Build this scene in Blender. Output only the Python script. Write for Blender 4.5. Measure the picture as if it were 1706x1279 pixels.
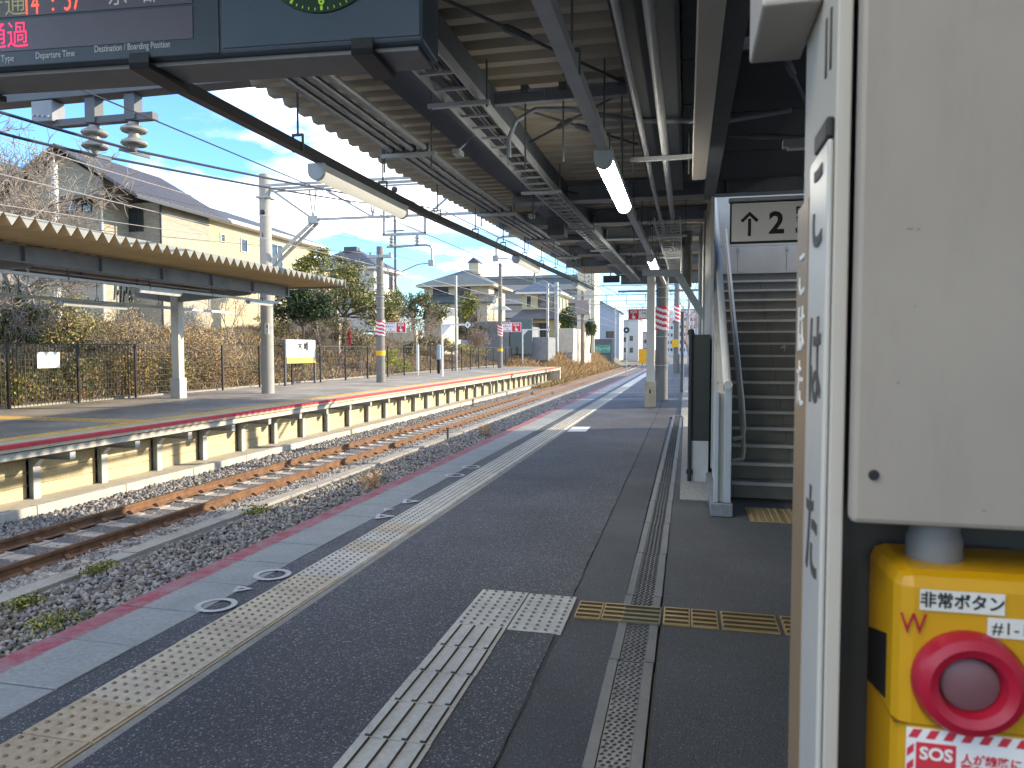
import bpy, math, random
import numpy as np
from mathutils import Vector, Matrix, Euler
for o in list(bpy.data.objects): bpy.data.objects.remove(o)
S = bpy.context.scene
R = math.radians
# ---------------------------------------------------------------- camera
cd = bpy.data.cameras.new('camera'); cam = bpy.data.objects.new('camera', cd); S.collection.objects.link(cam)
cam.location = (0, 0, 1.5); cam.rotation_euler = (math.pi/2 - .0475, 0, .232)
cd.sensor_width = 36; cd.lens = 25.96; cd.clip_start = .02; cd.clip_end = 3000
cd.dof.use_dof = True; cd.dof.focus_distance = 12; cd.dof.aperture_fstop = 13.0
S.camera = cam
# ---------------------------------------------------------------- world, sun, exposure
SUN_AZ, SUN_EL = R(65), R(18.5)          # azimuth measured from +Y towards +X
W = bpy.data.worlds.new('World'); S.world = W; W.use_nodes = True
nt = W.node_tree; nt.nodes.clear()
def nd(t, **k):
    n = nt.nodes.new(t)
    for a, b in k.items(): setattr(n, a, b)
    return n
sky = nd('ShaderNodeTexSky', sky_type='NISHITA', sun_disc=False, sun_elevation=SUN_EL, sun_rotation=SUN_AZ, air_density=1.0, dust_density=.25, ozone_density=1.3)
tc = nd('ShaderNodeTexCoord'); sep = nd('ShaderNodeSeparateXYZ'); nt.links.new(tc.outputs['Generated'], sep.inputs[0])
den = nd('ShaderNodeMath', operation='ADD'); den.inputs[1].default_value = .22; nt.links.new(sep.outputs[2], den.inputs[0])
dx = nd('ShaderNodeMath', operation='DIVIDE'); dy = nd('ShaderNodeMath', operation='DIVIDE')
nt.links.new(sep.outputs[0], dx.inputs[0]); nt.links.new(den.outputs[0], dx.inputs[1]); nt.links.new(sep.outputs[1], dy.inputs[0]); nt.links.new(den.outputs[0], dy.inputs[1])
cmb = nd('ShaderNodeCombineXYZ'); nt.links.new(dx.outputs[0], cmb.inputs[0]); nt.links.new(dy.outputs[0], cmb.inputs[1])
cn = nd('ShaderNodeTexNoise'); cn.inputs['Scale'].default_value = 1.25; cn.inputs['Detail'].default_value = 9; cn.inputs['Roughness'].default_value = .56; cn.inputs['Distortion'].default_value = .25
off = nd('ShaderNodeVectorMath', operation='ADD'); off.inputs[1].default_value = (5.3, 2.2, 0); nt.links.new(cmb.outputs[0], off.inputs[0]); nt.links.new(off.outputs[0], cn.inputs['Vector'])
cr = nd('ShaderNodeValToRGB'); cr.color_ramp.elements[0].position = .485; cr.color_ramp.elements[1].position = .61; nt.links.new(cn.outputs['Fac'], cr.inputs[0])
cm = nd('ShaderNodeMix', data_type='RGBA'); 
cs2 = nd('ShaderNodeTexNoise'); cs2.inputs['Scale'].default_value = 2.6; cs2.inputs['Detail'].default_value = 6; nt.links.new(off.outputs[0], cs2.inputs['Vector'])
cr2 = nd('ShaderNodeValToRGB'); cr2.color_ramp.elements[0].position = .36; cr2.color_ramp.elements[0].color = (2.3, 2.55, 2.85, 1); cr2.color_ramp.elements[1].position = .56; cr2.color_ramp.elements[1].color = (8.5, 8.3, 8.0, 1); nt.links.new(cs2.outputs['Fac'], cr2.inputs[0]); nt.links.new(cr2.outputs[0], cm.inputs[7])
nt.links.new(cr.outputs[0], cm.inputs[0]); 
tn = nd('ShaderNodeMix', data_type='RGBA', blend_type='MULTIPLY'); tn.inputs[0].default_value = 1; tn.inputs[7].default_value = (.45, .71, 1.03, 1); nt.links.new(sky.outputs[0], tn.inputs[6]); nt.links.new(tn.outputs[2], cm.inputs[6])
bg = nd('ShaderNodeBackground'); bg.inputs[1].default_value = .10; nt.links.new(cm.outputs[2], bg.inputs[0])
wo = nd('ShaderNodeOutputWorld'); nt.links.new(bg.outputs[0], wo.inputs[0])
sd = bpy.data.lights.new('sun', 'SUN'); sd.energy = 2.0; sd.angle = R(.55); sd.color = (1, .85, .62)
sun = bpy.data.objects.new('sun', sd); S.collection.objects.link(sun)
sv = Vector((math.sin(SUN_AZ)*math.cos(SUN_EL), math.cos(SUN_AZ)*math.cos(SUN_EL), math.sin(SUN_EL)))
sun.rotation_euler = (-sv).to_track_quat('-Z', 'Y').to_euler()
S.view_settings.view_transform = 'Standard'; S.view_settings.look = 'None'; S.view_settings.gamma = 1; S.view_settings.use_curve_mapping = False
S.view_settings.exposure = 2.22
S.render.engine = 'CYCLES'; S.cycles.use_denoising = True; S.cycles.max_bounces = 7; S.cycles.diffuse_bounces = 4; S.cycles.transparent_max_bounces = 12; S.cycles.sample_clamp_indirect = 6
rng = np.random.default_rng(7); random.seed(7)
# ---------------------------------------------------------------- materials
MATS = {}
def mat(name, col, rough=.7, var=.14, scale=3., bump=0., bscale=40., metal=0., spec=.4, emit=None, es=0., grime=0., stretch=(1, 1, 1), alpha=1, fine=0.):
    if name in MATS: return MATS[name]
    m = bpy.data.materials.new(name); m.use_nodes = True; t = m.node_tree; b = t.nodes['Principled BSDF']; L = t.links.new
    b.inputs['Roughness'].default_value = rough; b.inputs['Metallic'].default_value = metal; b.inputs['Specular IOR Level'].default_value = spec
    g = t.nodes.new('ShaderNodeNewGeometry'); mp = t.nodes.new('ShaderNodeMapping'); mp.inputs['Scale'].default_value = stretch; L(g.outputs['Position'], mp.inputs[0])
    n = t.nodes.new('ShaderNodeTexNoise'); n.inputs['Scale'].default_value = scale; n.inputs['Detail'].default_value = 6; n.inputs['Roughness'].default_value = .62; L(mp.outputs[0], n.inputs['Vector'])
    mx = t.nodes.new('ShaderNodeMix'); mx.data_type = 'RGBA'
    r = t.nodes.new('ShaderNodeMapRange'); r.inputs[1].default_value = .3; r.inputs[2].default_value = .7; L(n.outputs[0], r.inputs[0]); L(r.outputs[0], mx.inputs[0])
    c = Vector(col[:3]); mx.inputs[6].default_value = (*(c*(1-var)), 1); mx.inputs[7].default_value = (*(c*(1+var)), 1)
    out = mx.outputs[2]
    if fine:
        n3 = t.nodes.new('ShaderNodeTexNoise'); n3.inputs['Scale'].default_value = scale*14; n3.inputs['Detail'].default_value = 3; L(mp.outputs[0], n3.inputs['Vector'])
        m3 = t.nodes.new('ShaderNodeMix'); m3.data_type = 'RGBA'; m3.blend_type = 'OVERLAY'; m3.inputs[0].default_value = fine; L(out, m3.inputs[6]); L(n3.outputs[0], m3.inputs[7]); out = m3.outputs[2]
    if grime:
        n2 = t.nodes.new('ShaderNodeTexNoise'); n2.inputs['Scale'].default_value = scale*.6; n2.inputs['Detail'].default_value = 8; n2.inputs['Roughness'].default_value = .75
        mp2 = t.nodes.new('ShaderNodeMapping'); mp2.inputs['Scale'].default_value = (3, 3, .6); L(g.outputs['Position'], mp2.inputs[0]); L(mp2.outputs[0], n2.inputs['Vector'])
        r2 = t.nodes.new('ShaderNodeMapRange'); r2.inputs[1].default_value = .5; r2.inputs[2].default_value = .75; r2.inputs[4].default_value = grime; L(n2.outputs[0], r2.inputs[0])
        m2 = t.nodes.new('ShaderNodeMix'); m2.data_type = 'RGBA'; m2.inputs[7].default_value = (*(c*.3+Vector((.015, .01, .005))), 1); L(out, m2.inputs[6]); L(r2.outputs[0], m2.inputs[0]); out = m2.outputs[2]
    L(out, b.inputs['Base Color'])
    if bump:
        nb = t.nodes.new('ShaderNodeTexNoise'); nb.inputs['Scale'].default_value = bscale; nb.inputs['Detail'].default_value = 4; L(g.outputs['Position'], nb.inputs['Vector'])
        bp = t.nodes.new('ShaderNodeBump'); bp.inputs['Strength'].default_value = bump; bp.inputs['Distance'].default_value = .01; L(nb.outputs[0], bp.inputs['Height']); L(bp.outputs[0], b.inputs['Normal'])
    if emit:
        b.inputs['Emission Color'].default_value = (*emit, 1); b.inputs['Emission Strength'].default_value = es
    if alpha < 1: b.inputs['Alpha'].default_value = alpha
    MATS[name] = m; return m
def nodes_of(m): return m.node_tree, m.node_tree.nodes['Principled BSDF'], m.node_tree.links.new
def asphalt(name, base, speck, sdens, scale):
    m = mat(name, base, .66, .16, 1.1, .0, spec=.5); t, b, L = nodes_of(m)
    g = t.nodes.new('ShaderNodeNewGeometry'); v = t.nodes.new('ShaderNodeTexVoronoi'); v.inputs['Scale'].default_value = scale; L(g.outputs['Position'], v.inputs['Vector'])
    s = t.nodes.new('ShaderNodeSeparateColor'); L(v.outputs['Color'], s.inputs[0])
    r = t.nodes.new('ShaderNodeMapRange'); r.inputs[1].default_value = 1-sdens; r.inputs[2].default_value = 1.; L(s.outputs[0], r.inputs[0])
    mx = t.nodes.new('ShaderNodeMix'); mx.data_type = 'RGBA'; mx.inputs[7].default_value = (*speck, 1)
    old = b.inputs['Base Color'].links[0].from_socket; L(old, mx.inputs[6]); L(r.outputs[0], mx.inputs[0]); 
    d = t.nodes.new('ShaderNodeMapRange'); d.inputs[1].default_value = .0; d.inputs[2].default_value = .6; d.inputs[3].default_value = 1.25; d.inputs[4].default_value = .45; L(v.outputs['Distance'], d.inputs[0])
    mu = t.nodes.new('ShaderNodeMix'); mu.data_type = 'RGBA'; mu.blend_type = 'MULTIPLY'; mu.inputs[0].default_value = 1; L(mx.outputs[2], mu.inputs[6]); L(d.outputs[0], mu.inputs[7])
    # broad worn patches
    n = t.nodes.new('ShaderNodeTexNoise'); n.inputs['Scale'].default_value = .55; n.inputs['Detail'].default_value = 5; L(g.outputs['Position'], n.inputs['Vector'])
    r3 = t.nodes.new('ShaderNodeMapRange'); r3.inputs[1].default_value = .35; r3.inputs[2].default_value = .7; r3.inputs[3].default_value = .8; r3.inputs[4].default_value = 1.3; L(n.outputs[0], r3.inputs[0])
    m4 = t.nodes.new('ShaderNodeMix'); m4.data_type = 'RGBA'; m4.blend_type = 'MULTIPLY'; m4.inputs[0].default_value = 1; L(mu.outputs[2], m4.inputs[6]); L(r3.outputs[0], m4.inputs[7])
    L(m4.outputs[2], b.inputs['Base Color'])
    bp = t.nodes.new('ShaderNodeBump'); bp.inputs['Strength'].default_value = .7; bp.inputs['Distance'].default_value = .004; bp.invert = True; L(v.outputs['Distance'], bp.inputs['Height']); L(bp.outputs[0], b.inputs['Normal'])
    return m
# ---------------------------------------------------------------- mesh helpers
def tag(o, label=None, cat=None, group=None, kind=None):
    if label: o['label'] = label
    if cat: o['category'] = cat
    if group: o['group'] = group
    if kind: o['kind'] = kind
    return o
def wpos(o):
    v = Vector((0, 0, 0))
    while o is not None: v += o.location; o = o.parent
    return v
def empty(name, loc, label=None, cat=None, group=None, kind=None):
    o = bpy.data.objects.new(name, None); S.collection.objects.link(o); o.location = loc; o.empty_display_size = .1
    return tag(o, label, cat, group, kind)
class MB:
    def __init__(s): s.v = []; s.f = []; s.m = []; s.n = 0; s.mi = 0
    def add(s, vs, fs):
        s.v.extend([tuple(map(float, p)) for p in vs]); s.f.extend([tuple(i+s.n for i in f) for f in fs]); s.m.extend([s.mi]*len(fs)); s.n += len(vs); return s
    def box(s, x0, y0, z0, x1, y1, z1):
        x0, x1 = sorted((x0, x1)); y0, y1 = sorted((y0, y1)); z0, z1 = sorted((z0, z1))
        return s.add([(x0, y0, z0), (x1, y0, z0), (x1, y1, z0), (x0, y1, z0), (x0, y0, z1), (x1, y0, z1), (x1, y1, z1), (x0, y1, z1)],
                     [(0, 3, 2, 1), (4, 5, 6, 7), (0, 1, 5, 4), (1, 2, 6, 5), (2, 3, 7, 6), (3, 0, 4, 7)])
    def bar(s, p, q, w, h=None, up=(0, 0, 1)):
        h = h or w; p = Vector(p); q = Vector(q); d = (q-p).normalized(); u = Vector(up)
        if abs(d.dot(u)) > .98: u = Vector((1, 0, 0))
        a = d.cross(u).normalized(); b = a.cross(d).normalized(); vs = []
        for c in (p, q): vs += [c+a*(i*w/2)+b*(j*h/2) for i, j in ((-1, -1), (1, -1), (1, 1), (-1, 1))]
        return s.add(vs, [(0, 1, 2, 3), (7, 6, 5, 4), (0, 4, 5, 1), (1, 5, 6, 2), (2, 6, 7, 3), (3, 7, 4, 0)])
    def tube(s, pts, r, n=6, cap=True):
        pts = [Vector(p) for p in pts]; rs = r if isinstance(r, (list, tuple)) else [r]*len(pts); vs = []; fs = []; k = len(pts)
        a = None
        for i, p in enumerate(pts):
            d = (pts[min(i+1, k-1)]-pts[max(i-1, 0)]).normalized()
            if a is None:
                u = Vector((0, 0, 1)) if abs(d.z) < .9 else Vector((1, 0, 0)); a = d.cross(u).normalized()
            else: a = (a-d*a.dot(d)).normalized()
            b = d.cross(a)
            for j in range(n):
                t = 2*math.pi*j/n; vs.append(p+(a*math.cos(t)+b*math.sin(t))*rs[i])
        for i in range(k-1):
            for j in range(n): fs.append((i*n+j, i*n+(j+1) % n, (i+1)*n+(j+1) % n, (i+1)*n+j))
        if cap: fs += [tuple(range(n-1, -1, -1)), tuple(range((k-1)*n, k*n))]
        return s.add(vs, fs)
    def lathe(s, c, prof, n=12, axis=(0, 0, 1)):
        ax = Vector(axis).normalized(); q = Vector((0, 0, 1)).rotation_difference(ax); vs = []; fs = []; c = Vector(c)
        for r, z in prof:
            for j in range(n):
                t = 2*math.pi*j/n; vs.append(c+q @ Vector((r*math.cos(t), r*math.sin(t), z)))
        for i in range(len(prof)-1):
            for j in range(n): fs.append((i*n+j, i*n+(j+1) % n, (i+1)*n+(j+1) % n, (i+1)*n+j))
        fs += [tuple(range(n-1, -1, -1)), tuple(range((len(prof)-1)*n, len(prof)*n))]
        return s.add(vs, fs)
    def prism(s, poly, d):
        d = Vector(d); k = len(poly); P = [Vector(p) for p in poly]
        return s.add(P+[p+d for p in P], [tuple(range(k-1, -1, -1)), tuple(range(k, 2*k))]+[(i, (i+1) % k, k+(i+1) % k, k+i) for i in range(k)])
    def quad(s, a, b, c, d): return s.add([a, b, c, d], [(0, 1, 2, 3)])
    def build(s, name, m, parent=None, bevel=0, smooth=False, kind=None, local=False):
        o_ = wpos(parent) if parent and not local else Vector((0, 0, 0)); me = bpy.data.meshes.new(name)
        V = np.array(s.v)-np.array(o_) if s.n else np.zeros((0, 3)); me.from_pydata(V.tolist(), [], s.f)
        ms = m if isinstance(m, (list, tuple)) else [m]
        for x in ms: me.materials.append(x)
        if len(ms) > 1: me.polygons.foreach_set('material_index', s.m)
        import bmesh as _b
        bm = _b.new(); bm.from_mesh(me); _b.ops.recalc_face_normals(bm, faces=bm.faces); bm.to_mesh(me); bm.free()
        if smooth: me.polygons.foreach_set('use_smooth', [True]*len(me.polygons))
        me.update(); o = bpy.data.objects.new(name, me); S.collection.objects.link(o); o.parent = parent
        if bevel:
            bv = o.modifiers.new('bevel', 'BEVEL'); bv.width = bevel; bv.segments = 2; bv.limit_method = 'ANGLE'; bv.angle_limit = R(40)
        if smooth:
            try: me.set_sharp_from_angle(angle=R(38))
            except Exception: pass
        if kind: o['kind'] = kind
        return o
def raw(name, V, F, mats, parent=None, mi=None, smooth=False, kind=None):
    me = bpy.data.meshes.new(name); V = np.asarray(V, dtype=np.float32); F = np.asarray(F, dtype=np.int32); k = F.shape[1]
    if parent is not None: V = V-np.array(wpos(parent), dtype=np.float32)
    me.vertices.add(len(V)); me.vertices.foreach_set('co', V.ravel()); me.loops.add(F.size); me.loops.foreach_set('vertex_index', F.ravel())
    me.polygons.add(len(F)); me.polygons.foreach_set('loop_start', np.arange(0, F.size, k, dtype=np.int32))
    for x in (mats if isinstance(mats, (list, tuple)) else [mats]): me.materials.append(x)
    if mi is not None: me.polygons.foreach_set('material_index', np.asarray(mi, dtype=np.int32))
    me.update(calc_edges=True); o = bpy.data.objects.new(name, me); S.collection.objects.link(o); o.parent = parent
    if kind: o['kind'] = kind
    return o
def inst(src, name=None, loc=None, parent=None, rot=None):
    c = src.copy(); S.collection.objects.link(c); c.parent = parent
    if name: c.name = name
    if loc is not None: c.location = Vector(loc)-(wpos(parent) if parent else Vector((0, 0, 0)))
    if rot is not None: c.rotation_euler = rot
    return c
def copy_tree(o, parent=None):
    c = o.copy(); S.collection.objects.link(c); c.parent = parent
    for ch in [x for x in bpy.data.objects if x.parent == o]: copy_tree(ch, c)
    return c
def text(body, size, loc, rot, m, parent, name='lettering', ax='CENTER', off=0., sx=1., ext=.0006):
    cu = bpy.data.curves.new(name, 'FONT'); cu.body = body; cu.size = size; cu.align_x = ax; cu.align_y = 'CENTER'; cu.extrude = ext; cu.offset = off; cu.resolution_u = 3
    cu.materials.append(m); o = bpy.data.objects.new(name, cu); S.collection.objects.link(o); o.parent = parent; o.location = Vector(loc)-(wpos(parent) if parent else Vector((0, 0, 0))); o.rotation_euler = rot; o.scale = (sx, 1, 1)
    return o
FY = (math.pi/2, 0, 0); FX = (math.pi/2, 0, math.pi/2); FXN = (math.pi/2, 0, -math.pi/2)   # text facing -Y, +X, -X
# ---------------------------------------------------------------- shared materials
steel = mat('galvanised_steel', (.33, .345, .35), .5, .2, 4, metal=.35, grime=.3)
dsteel = mat('dark_painted_steel', (.092, .10, .11), .55, .2, 2, grime=.2)
beam_m = mat('blue_grey_beam_paint', (.215, .235, .26), .55, .18, 2, grime=.25)
pale_steel = mat('pale_grey_steel', (.42, .44, .45), .5, .12, 3, metal=.2, grime=.2)
cream_steel = mat('cream_steel_paint', (.50, .48, .42), .5, .08, 2, grime=.25)
white_p = mat('white_paint', (.72, .72, .70), .5, .06, 3, grime=.15)
black_p = mat('black_paint', (.018, .019, .021), .5, .15, 3)
conc = mat('concrete', (.30, .285, .25), .85, .16, 2.2, .35, 60, grime=.35, fine=.35)
conc_w = mat('pale_concrete', (.50, .465, .385), .85, .12, 2.2, .3, 60, grime=.3, fine=.3)
conc_d = mat('weathered_grey_concrete', (.20, .21, .215), .85, .2, 1.2, .3, 40, grime=.5, fine=.3)
conc_pole = mat('pole_concrete', (.185, .18, .168), .8, .12, 3, .25, 80, grime=.25)
roof_tan = mat('folded_roof_tan', (.42, .37, .285), .5, .10, 1.5, grime=.12)
red_s = mat('sign_red', (.62, .035, .055), .45, .06, 6)
white_s = mat('sign_white', (.78, .78, .76), .4, .03, 6)
yellow_s = mat('sign_yellow', (.75, .45, .02), .4, .05, 6)
ink = mat('sign_black', (.012, .012, .013), .5, .05, 6)
wire_m = mat('dark_wire', (.035, .035, .04), .5, .1, 4)
wire_l = mat('bright_wire', (.45, .42, .38), .4, .1, 4, metal=.5)
porc = mat('insulator_porcelain', (.27, .255, .23), .25, .1, 8, grime=.3)
tube_on = mat('lit_tube_diffuser', (.85, .83, .74), .4, .02, 5, emit=(1, .95, .83), es=11.)
tube_off = mat('unlit_tube_diffuser', (.50, .46, .36), .4, .06, 5, grime=.2); tube_dim = mat('faint_tube_diffuser', (.75, .72, .62), .4, .04, 5, emit=(1, .93, .74), es=.13)
fence_m = mat('fence_dark_brown', (.032, .027, .025), .5, .2, 3); navy = mat('navy_beam_paint', (.032, .04, .052), .55, .2, 2); girder_d = mat('slate_girder_paint', (.085, .10, .125), .55, .18, 2, grime=.2); roof_och = mat('folded_roof_ochre', (.58, .435, .225), .5, .10, 1.5, grime=.12)
glass_d = mat('window_glass', (.03, .04, .05), .08, .2, 1, spec=.8)
# ================================================================ ground and terrain
def terrain(x, y):
    n = .25*math.sin(x*.7+y*.31)+.18*math.sin(y*.57-x*.2)
    if x > -16.7: return -1.45
    t = min(1, (-16.7-x)/7.); h = .05+2.3*t*t*(3-2*t)
    if x < -23.7: h += min(1.2, (-23.7-x)*.12)
    fade = 1 if y < 55 else max(.35, 1-(y-55)/40)
    return h*fade+n*.5*t
gm = mat('earth', (.16, .125, .075), .95, .35, .8, .6, 12, fine=.5)
V = []; F = []; xs = np.concatenate([np.linspace(-16.7, -45, 30), np.linspace(-50, -140, 10)]); ys = np.concatenate([np.linspace(-20, 100, 70), np.linspace(110, 260, 16)])
for x in xs:
    for y in ys: V.append((x, y, terrain(x, y)))
ny = len(ys)
for i in range(len(xs)-1):
    for j in range(ny-1): F.append((i*ny+j, i*ny+j+1, (i+1)*ny+j+1, (i+1)*ny+j))
tag(raw('embankment_terrain', V, F, gm, smooth=True), kind='structure')
far_g = mat('far_ground', (.20, .18, .14), .95, .3, .05, fine=.3)
tag(MB().quad((-1500, -400, -1.5), (1500, -400, -1.5), (1500, 2400, -1.5), (-1500, 2400, -1.5)).build('ground', far_g), kind='structure')
bal_m = mat('ballast_bed', (.13, .125, .12), .95, .35, 14, .9, 30, fine=.6)
tag(MB().box(-10.45, -6, -1.48, -3.0, 270, -1.285).build('ballast_bed', bal_m), kind='structure')
# loose ballast stones (uncountable)
oct_v = np.array([(1, 0, 0), (-1, 0, 0), (0, 1, 0), (0, -1, 0), (0, 0, 1), (0, 0, -1)], float)
oct_f = np.array([(0, 2, 4), (2, 1, 4), (1, 3, 4), (3, 0, 4), (2, 0, 5), (1, 2, 5), (3, 1, 5), (0, 3, 5)])
def stones(name, n, x0, x1, y0, y1, z, size, mats, jit=.02, dens=None):
    x = rng.uniform(x0, x1, n); u = rng.uniform(0, 1, n); y = y0+(y1-y0)*(u**1.35)
    zz = z+rng.uniform(-jit, jit, n)
    sc = size*rng.uniform(.6, 1.35, (n, 1, 1))*rng.uniform(.65, 1.2, (n, 1, 3))
    Q = rng.normal(size=(n, 3, 3)); Q, _ = np.linalg.qr(Q)
    P = oct_v[None]*sc+rng.normal(size=(n, 6, 3))*size*.22
    P = np.einsum('nij,nkj->nki', Q, P)+np.stack([x, y, zz], 1)[:, None]
    Fc = (oct_f[None]+6*np.arange(n)[:, None, None]).reshape(-1, 3)
    return raw(name, P.reshape(-1, 3), Fc, mats, mi=np.repeat(rng.integers(0, len(mats), n), 8), kind='stuff')
st = [mat('stone_a', (.21, .21, .21), .9, .3, 25, fine=.4), mat('stone_b', (.30, .29, .275), .9, .25, 25, fine=.4), mat('stone_c', (.145, .147, .152), .9, .3, 25, fine=.4), mat('stone_d', (.30, .28, .245), .9, .2, 25), mat('stone_e', (.15, .12, .10), .9, .25, 25)]
tag(stones('ballast_stones', 34000, -7.0, -5.0, 3.6, 46, -1.262, .037, st, .025), 'grey crushed stone ballast beside the near platform edge', 'ballast', kind='stuff')
tag(stones('ballast_stones', 22000, -7.95, -7.42, 3.6, 40, -1.285, .036, st, .02), 'grey crushed stone ballast between concrete trough and rusty rail', 'ballast', kind='stuff')
tag(stones('ballast_stones', 24000, -9.05, -7.95, 5, 44, -1.322, .034, st, .02), 'brownish ballast stones between the two rusty rails', 'ballast', kind='stuff')
tag(stones('ballast_stones', 30000, -10.36, -9.1, 6, 52, -1.262, .042, st, .03), 'pale sunlit ballast along the kerb of the opposite platform', 'ballast', kind='stuff')
# ================================================================ track
rust = mat('rusty_rail', (.165, .088, .047), .85, .4, 6, .3, 120, fine=.4)
rust_t = mat('worn_rail_head', (.20, .12, .075), .42, .2, 10, metal=.6)
slp = mat('sleeper_concrete', (.37, .33, .28), .9, .25, 5, .3, 60, grime=.4, fine=.4)
track = empty('railway_track', (-8.5, 4, -1.28), 'single rusty track on concrete sleepers in front of the opposite platform', 'track')
rp = [(-.062, 0), (.062, 0), (.062, .012), (.012, .03), (.01, .105), (.033, .115), (.033, .148), (-.033, .148), (-.033, .115), (-.01, .105), (-.012, .03), (-.062, .012)]
for x in (-7.93, -9.065):
    m = MB(); m.prism([(x+a, -4, -1.255+b) for a, b in rp], (0, 264, 0)); r_ = m.build('rail', rust, track)
    MB().box(x-.03, -4, -1.1072, x+.03, 259, -1.1045).build('rail_head', rust_t, r_)
sl = MB()
for a, b, z0, z1, w in ((-1.0, -.35, -.13, .02, .13), (-.35, .35, -.14, .0, .115), (.35, 1.0, -.13, .02, .13)): sl.box(a, -w, z0, b, w, z1)
clip = MB()
for x in (-.565, .565):
    for s in (-1, 1): clip.box(x+s*.045, -.05, .02, x+s*.13, .05, .05); clip.bar((x+s*.12, 0, .02), (x+s*.05, 0, .075), .07, .03)
for i in range(150):
    y = 3.0+.62*i
    if i == 0:
        s0 = sl.build('sleeper', slp); s0.parent = track; s0.location = Vector((-8.4975, y, -1.275))-wpos(track)
        c0 = clip.build('rail_clip', rust, kind='stuff'); c0.parent = s0
    else:
        s1 = inst(s0, 'sleeper', (-8.4975, y, -1.275), track)
        if i < 60: c1 = c0.copy(); S.collection.objects.link(c1); c1.parent = s1
# cable trough of concrete lids
tr = empty('cable_trough', (-7.3, 3, -1.28), 'low concrete cable trough running beside the rusty track', 'cable trough')
lid = MB().box(-.13, 0, -.12, .13, .98, .045).build('trough_lid', conc, tr, bevel=.008, local=True); lid.location = (0, .4, 0)
for i in range(1, 60): inst(lid, 'trough_lid', (-7.3+random.uniform(-.008, .008), 3.4+i, -1.28+random.uniform(-.006, .006)), tr, (0, 0, random.uniform(-.006, .006)))
MB().box(-7.42, 63.5, -1.4, -7.18, 130, -1.24).build('trough_run', conc, tr)
# small marker stakes by the track
for p, lb in (((-7.1, 21.5), 'small dark stake standing in the ballast by the cable trough'), ((-9.9, 33.8), 'short black stake beside the opposite platform kerb')):
    tag(MB().box(p[0]-.03, p[1]-.03, -1.3, p[0]+.03, p[1]+.03, -1.0).box(p[0]-.04, p[1]-.04, -1.0, p[0]+.04, p[1]+.04, -.9).build('marker_stake', dsteel), lb, 'stake')
# weeds in ballast
def leaf_cloud(cs, n, size, flat=.0, asp=.45):
    """leaf quads inside a list of ellipsoids (cx,cy,cz,rx,ry,rz)"""
    cs = np.array(cs, float); vol = cs[:, 3]*cs[:, 4]*cs[:, 5]; k = rng.choice(len(cs), n, p=vol/vol.sum()); c = cs[k]
    d = rng.normal(size=(n, 3)); d /= np.linalg.norm(d, axis=1)[:, None]; rr = rng.uniform(0, 1, n)**(1/2.2); lump = 1+.22*np.sin(d[:, 0]*7+k)*np.sin(d[:, 1]*6+2*k)+.12*rng.normal(size=n)
    P = c[:, :3]+d*c[:, 3:]*(rr*lump)[:, None]
    if n > 1500:      # gather leaves into clumps so gaps open between them
        m_ = max(30, n//110); K = P[rng.choice(n, m_)]; j = rng.integers(0, m_, n); P = np.where((rng.uniform(0, 1, n) < .78)[:, None], K[j]+rng.normal(size=(n, 3))*(c[:, 3:]*.13+.03), P)
    a = rng.normal(size=(n, 3)); a[:, 2] *= (1-flat); a /= np.linalg.norm(a, axis=1)[:, None]; b = np.cross(a, rng.normal(size=(n, 3))); b /= np.linalg.norm(b, axis=1)[:, None]
    s = size*rng.uniform(.6, 1.4, (n, 1)); V = np.stack([P-a*s, P-b*s*asp, P+a*s, P+b*s*asp], 1).reshape(-1, 3); F = np.arange(4*n).reshape(-1, 4)
    return V, F
def foliage(name, cs, n, size, mats, parent=None, **k):
    V, F = leaf_cloud(cs, n, size, **k); mi = rng.integers(0, len(mats), len(F)) if len(mats) > 1 else None
    return raw(name, V, F, mats, parent, mi)
g1 = mat('leaf_green', (.060, .095, .022), .7, .35, 3); g2 = mat('leaf_olive', (.16, .165, .045), .7, .3, 3); g3 = mat('leaf_dark', (.022, .038, .016), .65, .35, 3)
y1 = mat('leaf_yellow_green', (.36, .33, .07), .7, .3, 3); b1 = mat('leaf_straw', (.50, .375, .19), .85, .3, 3); b2 = mat('leaf_brown', (.31, .215, .125), .85, .3, 3); b3 = mat('leaf_russet', (.34, .18, .07), .85, .3, 3)
tw = mat('twig_grey_brown', (.235, .185, .145), .9, .25, 6); tw2 = mat('twig_pale', (.26, .225, .19), .9, .2, 6); bark = mat('bark', (.10, .075, .055), .95, .3, 8, .5, 30)
for i, (x, y, r, lb) in enumerate(((-6.1, 6.0, .26, 'largest low green weed tuft in the ballast at the platform edge'), (-6.85, 6.35, .16, 'small weed tuft between trough and ballast nearest the camera'), (-7.05, 7.6, .2, 'olive weed tuft against the trough, second from the camera'), (-7.0, 11.0, .22, 'dry green weed tuft at the trough where sunlight begins'), (-6.6, 5.55, .2, 'flat weed patch on the ballast below the lower trough end'))):
    w_ = empty('weed_tuft', (x, y, -1.26), lb, 'weed', 'weeds growing in the ballast'); foliage('foliage', [(x, y, -1.2, r, r*1.5, .07), (x+.1, y-.15, -1.17, r*.5, r*.6, .07)], 420, .022, [g2, g1, y1], w_)
for x, y, lb in ((-6.2, 22.5, 'russet dry weed clump in ballast beside the trough'), (-5.9, 13.2, 'orange dry weed sprig at the platform edge')):
    w_ = empty('dry_weed', (x, y, -1.26), lb, 'weed'); foliage('foliage', [(x, y, -1.05, .22, .4, .2)], 350, .05, [b3, b1], w_, asp=.15)
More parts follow.
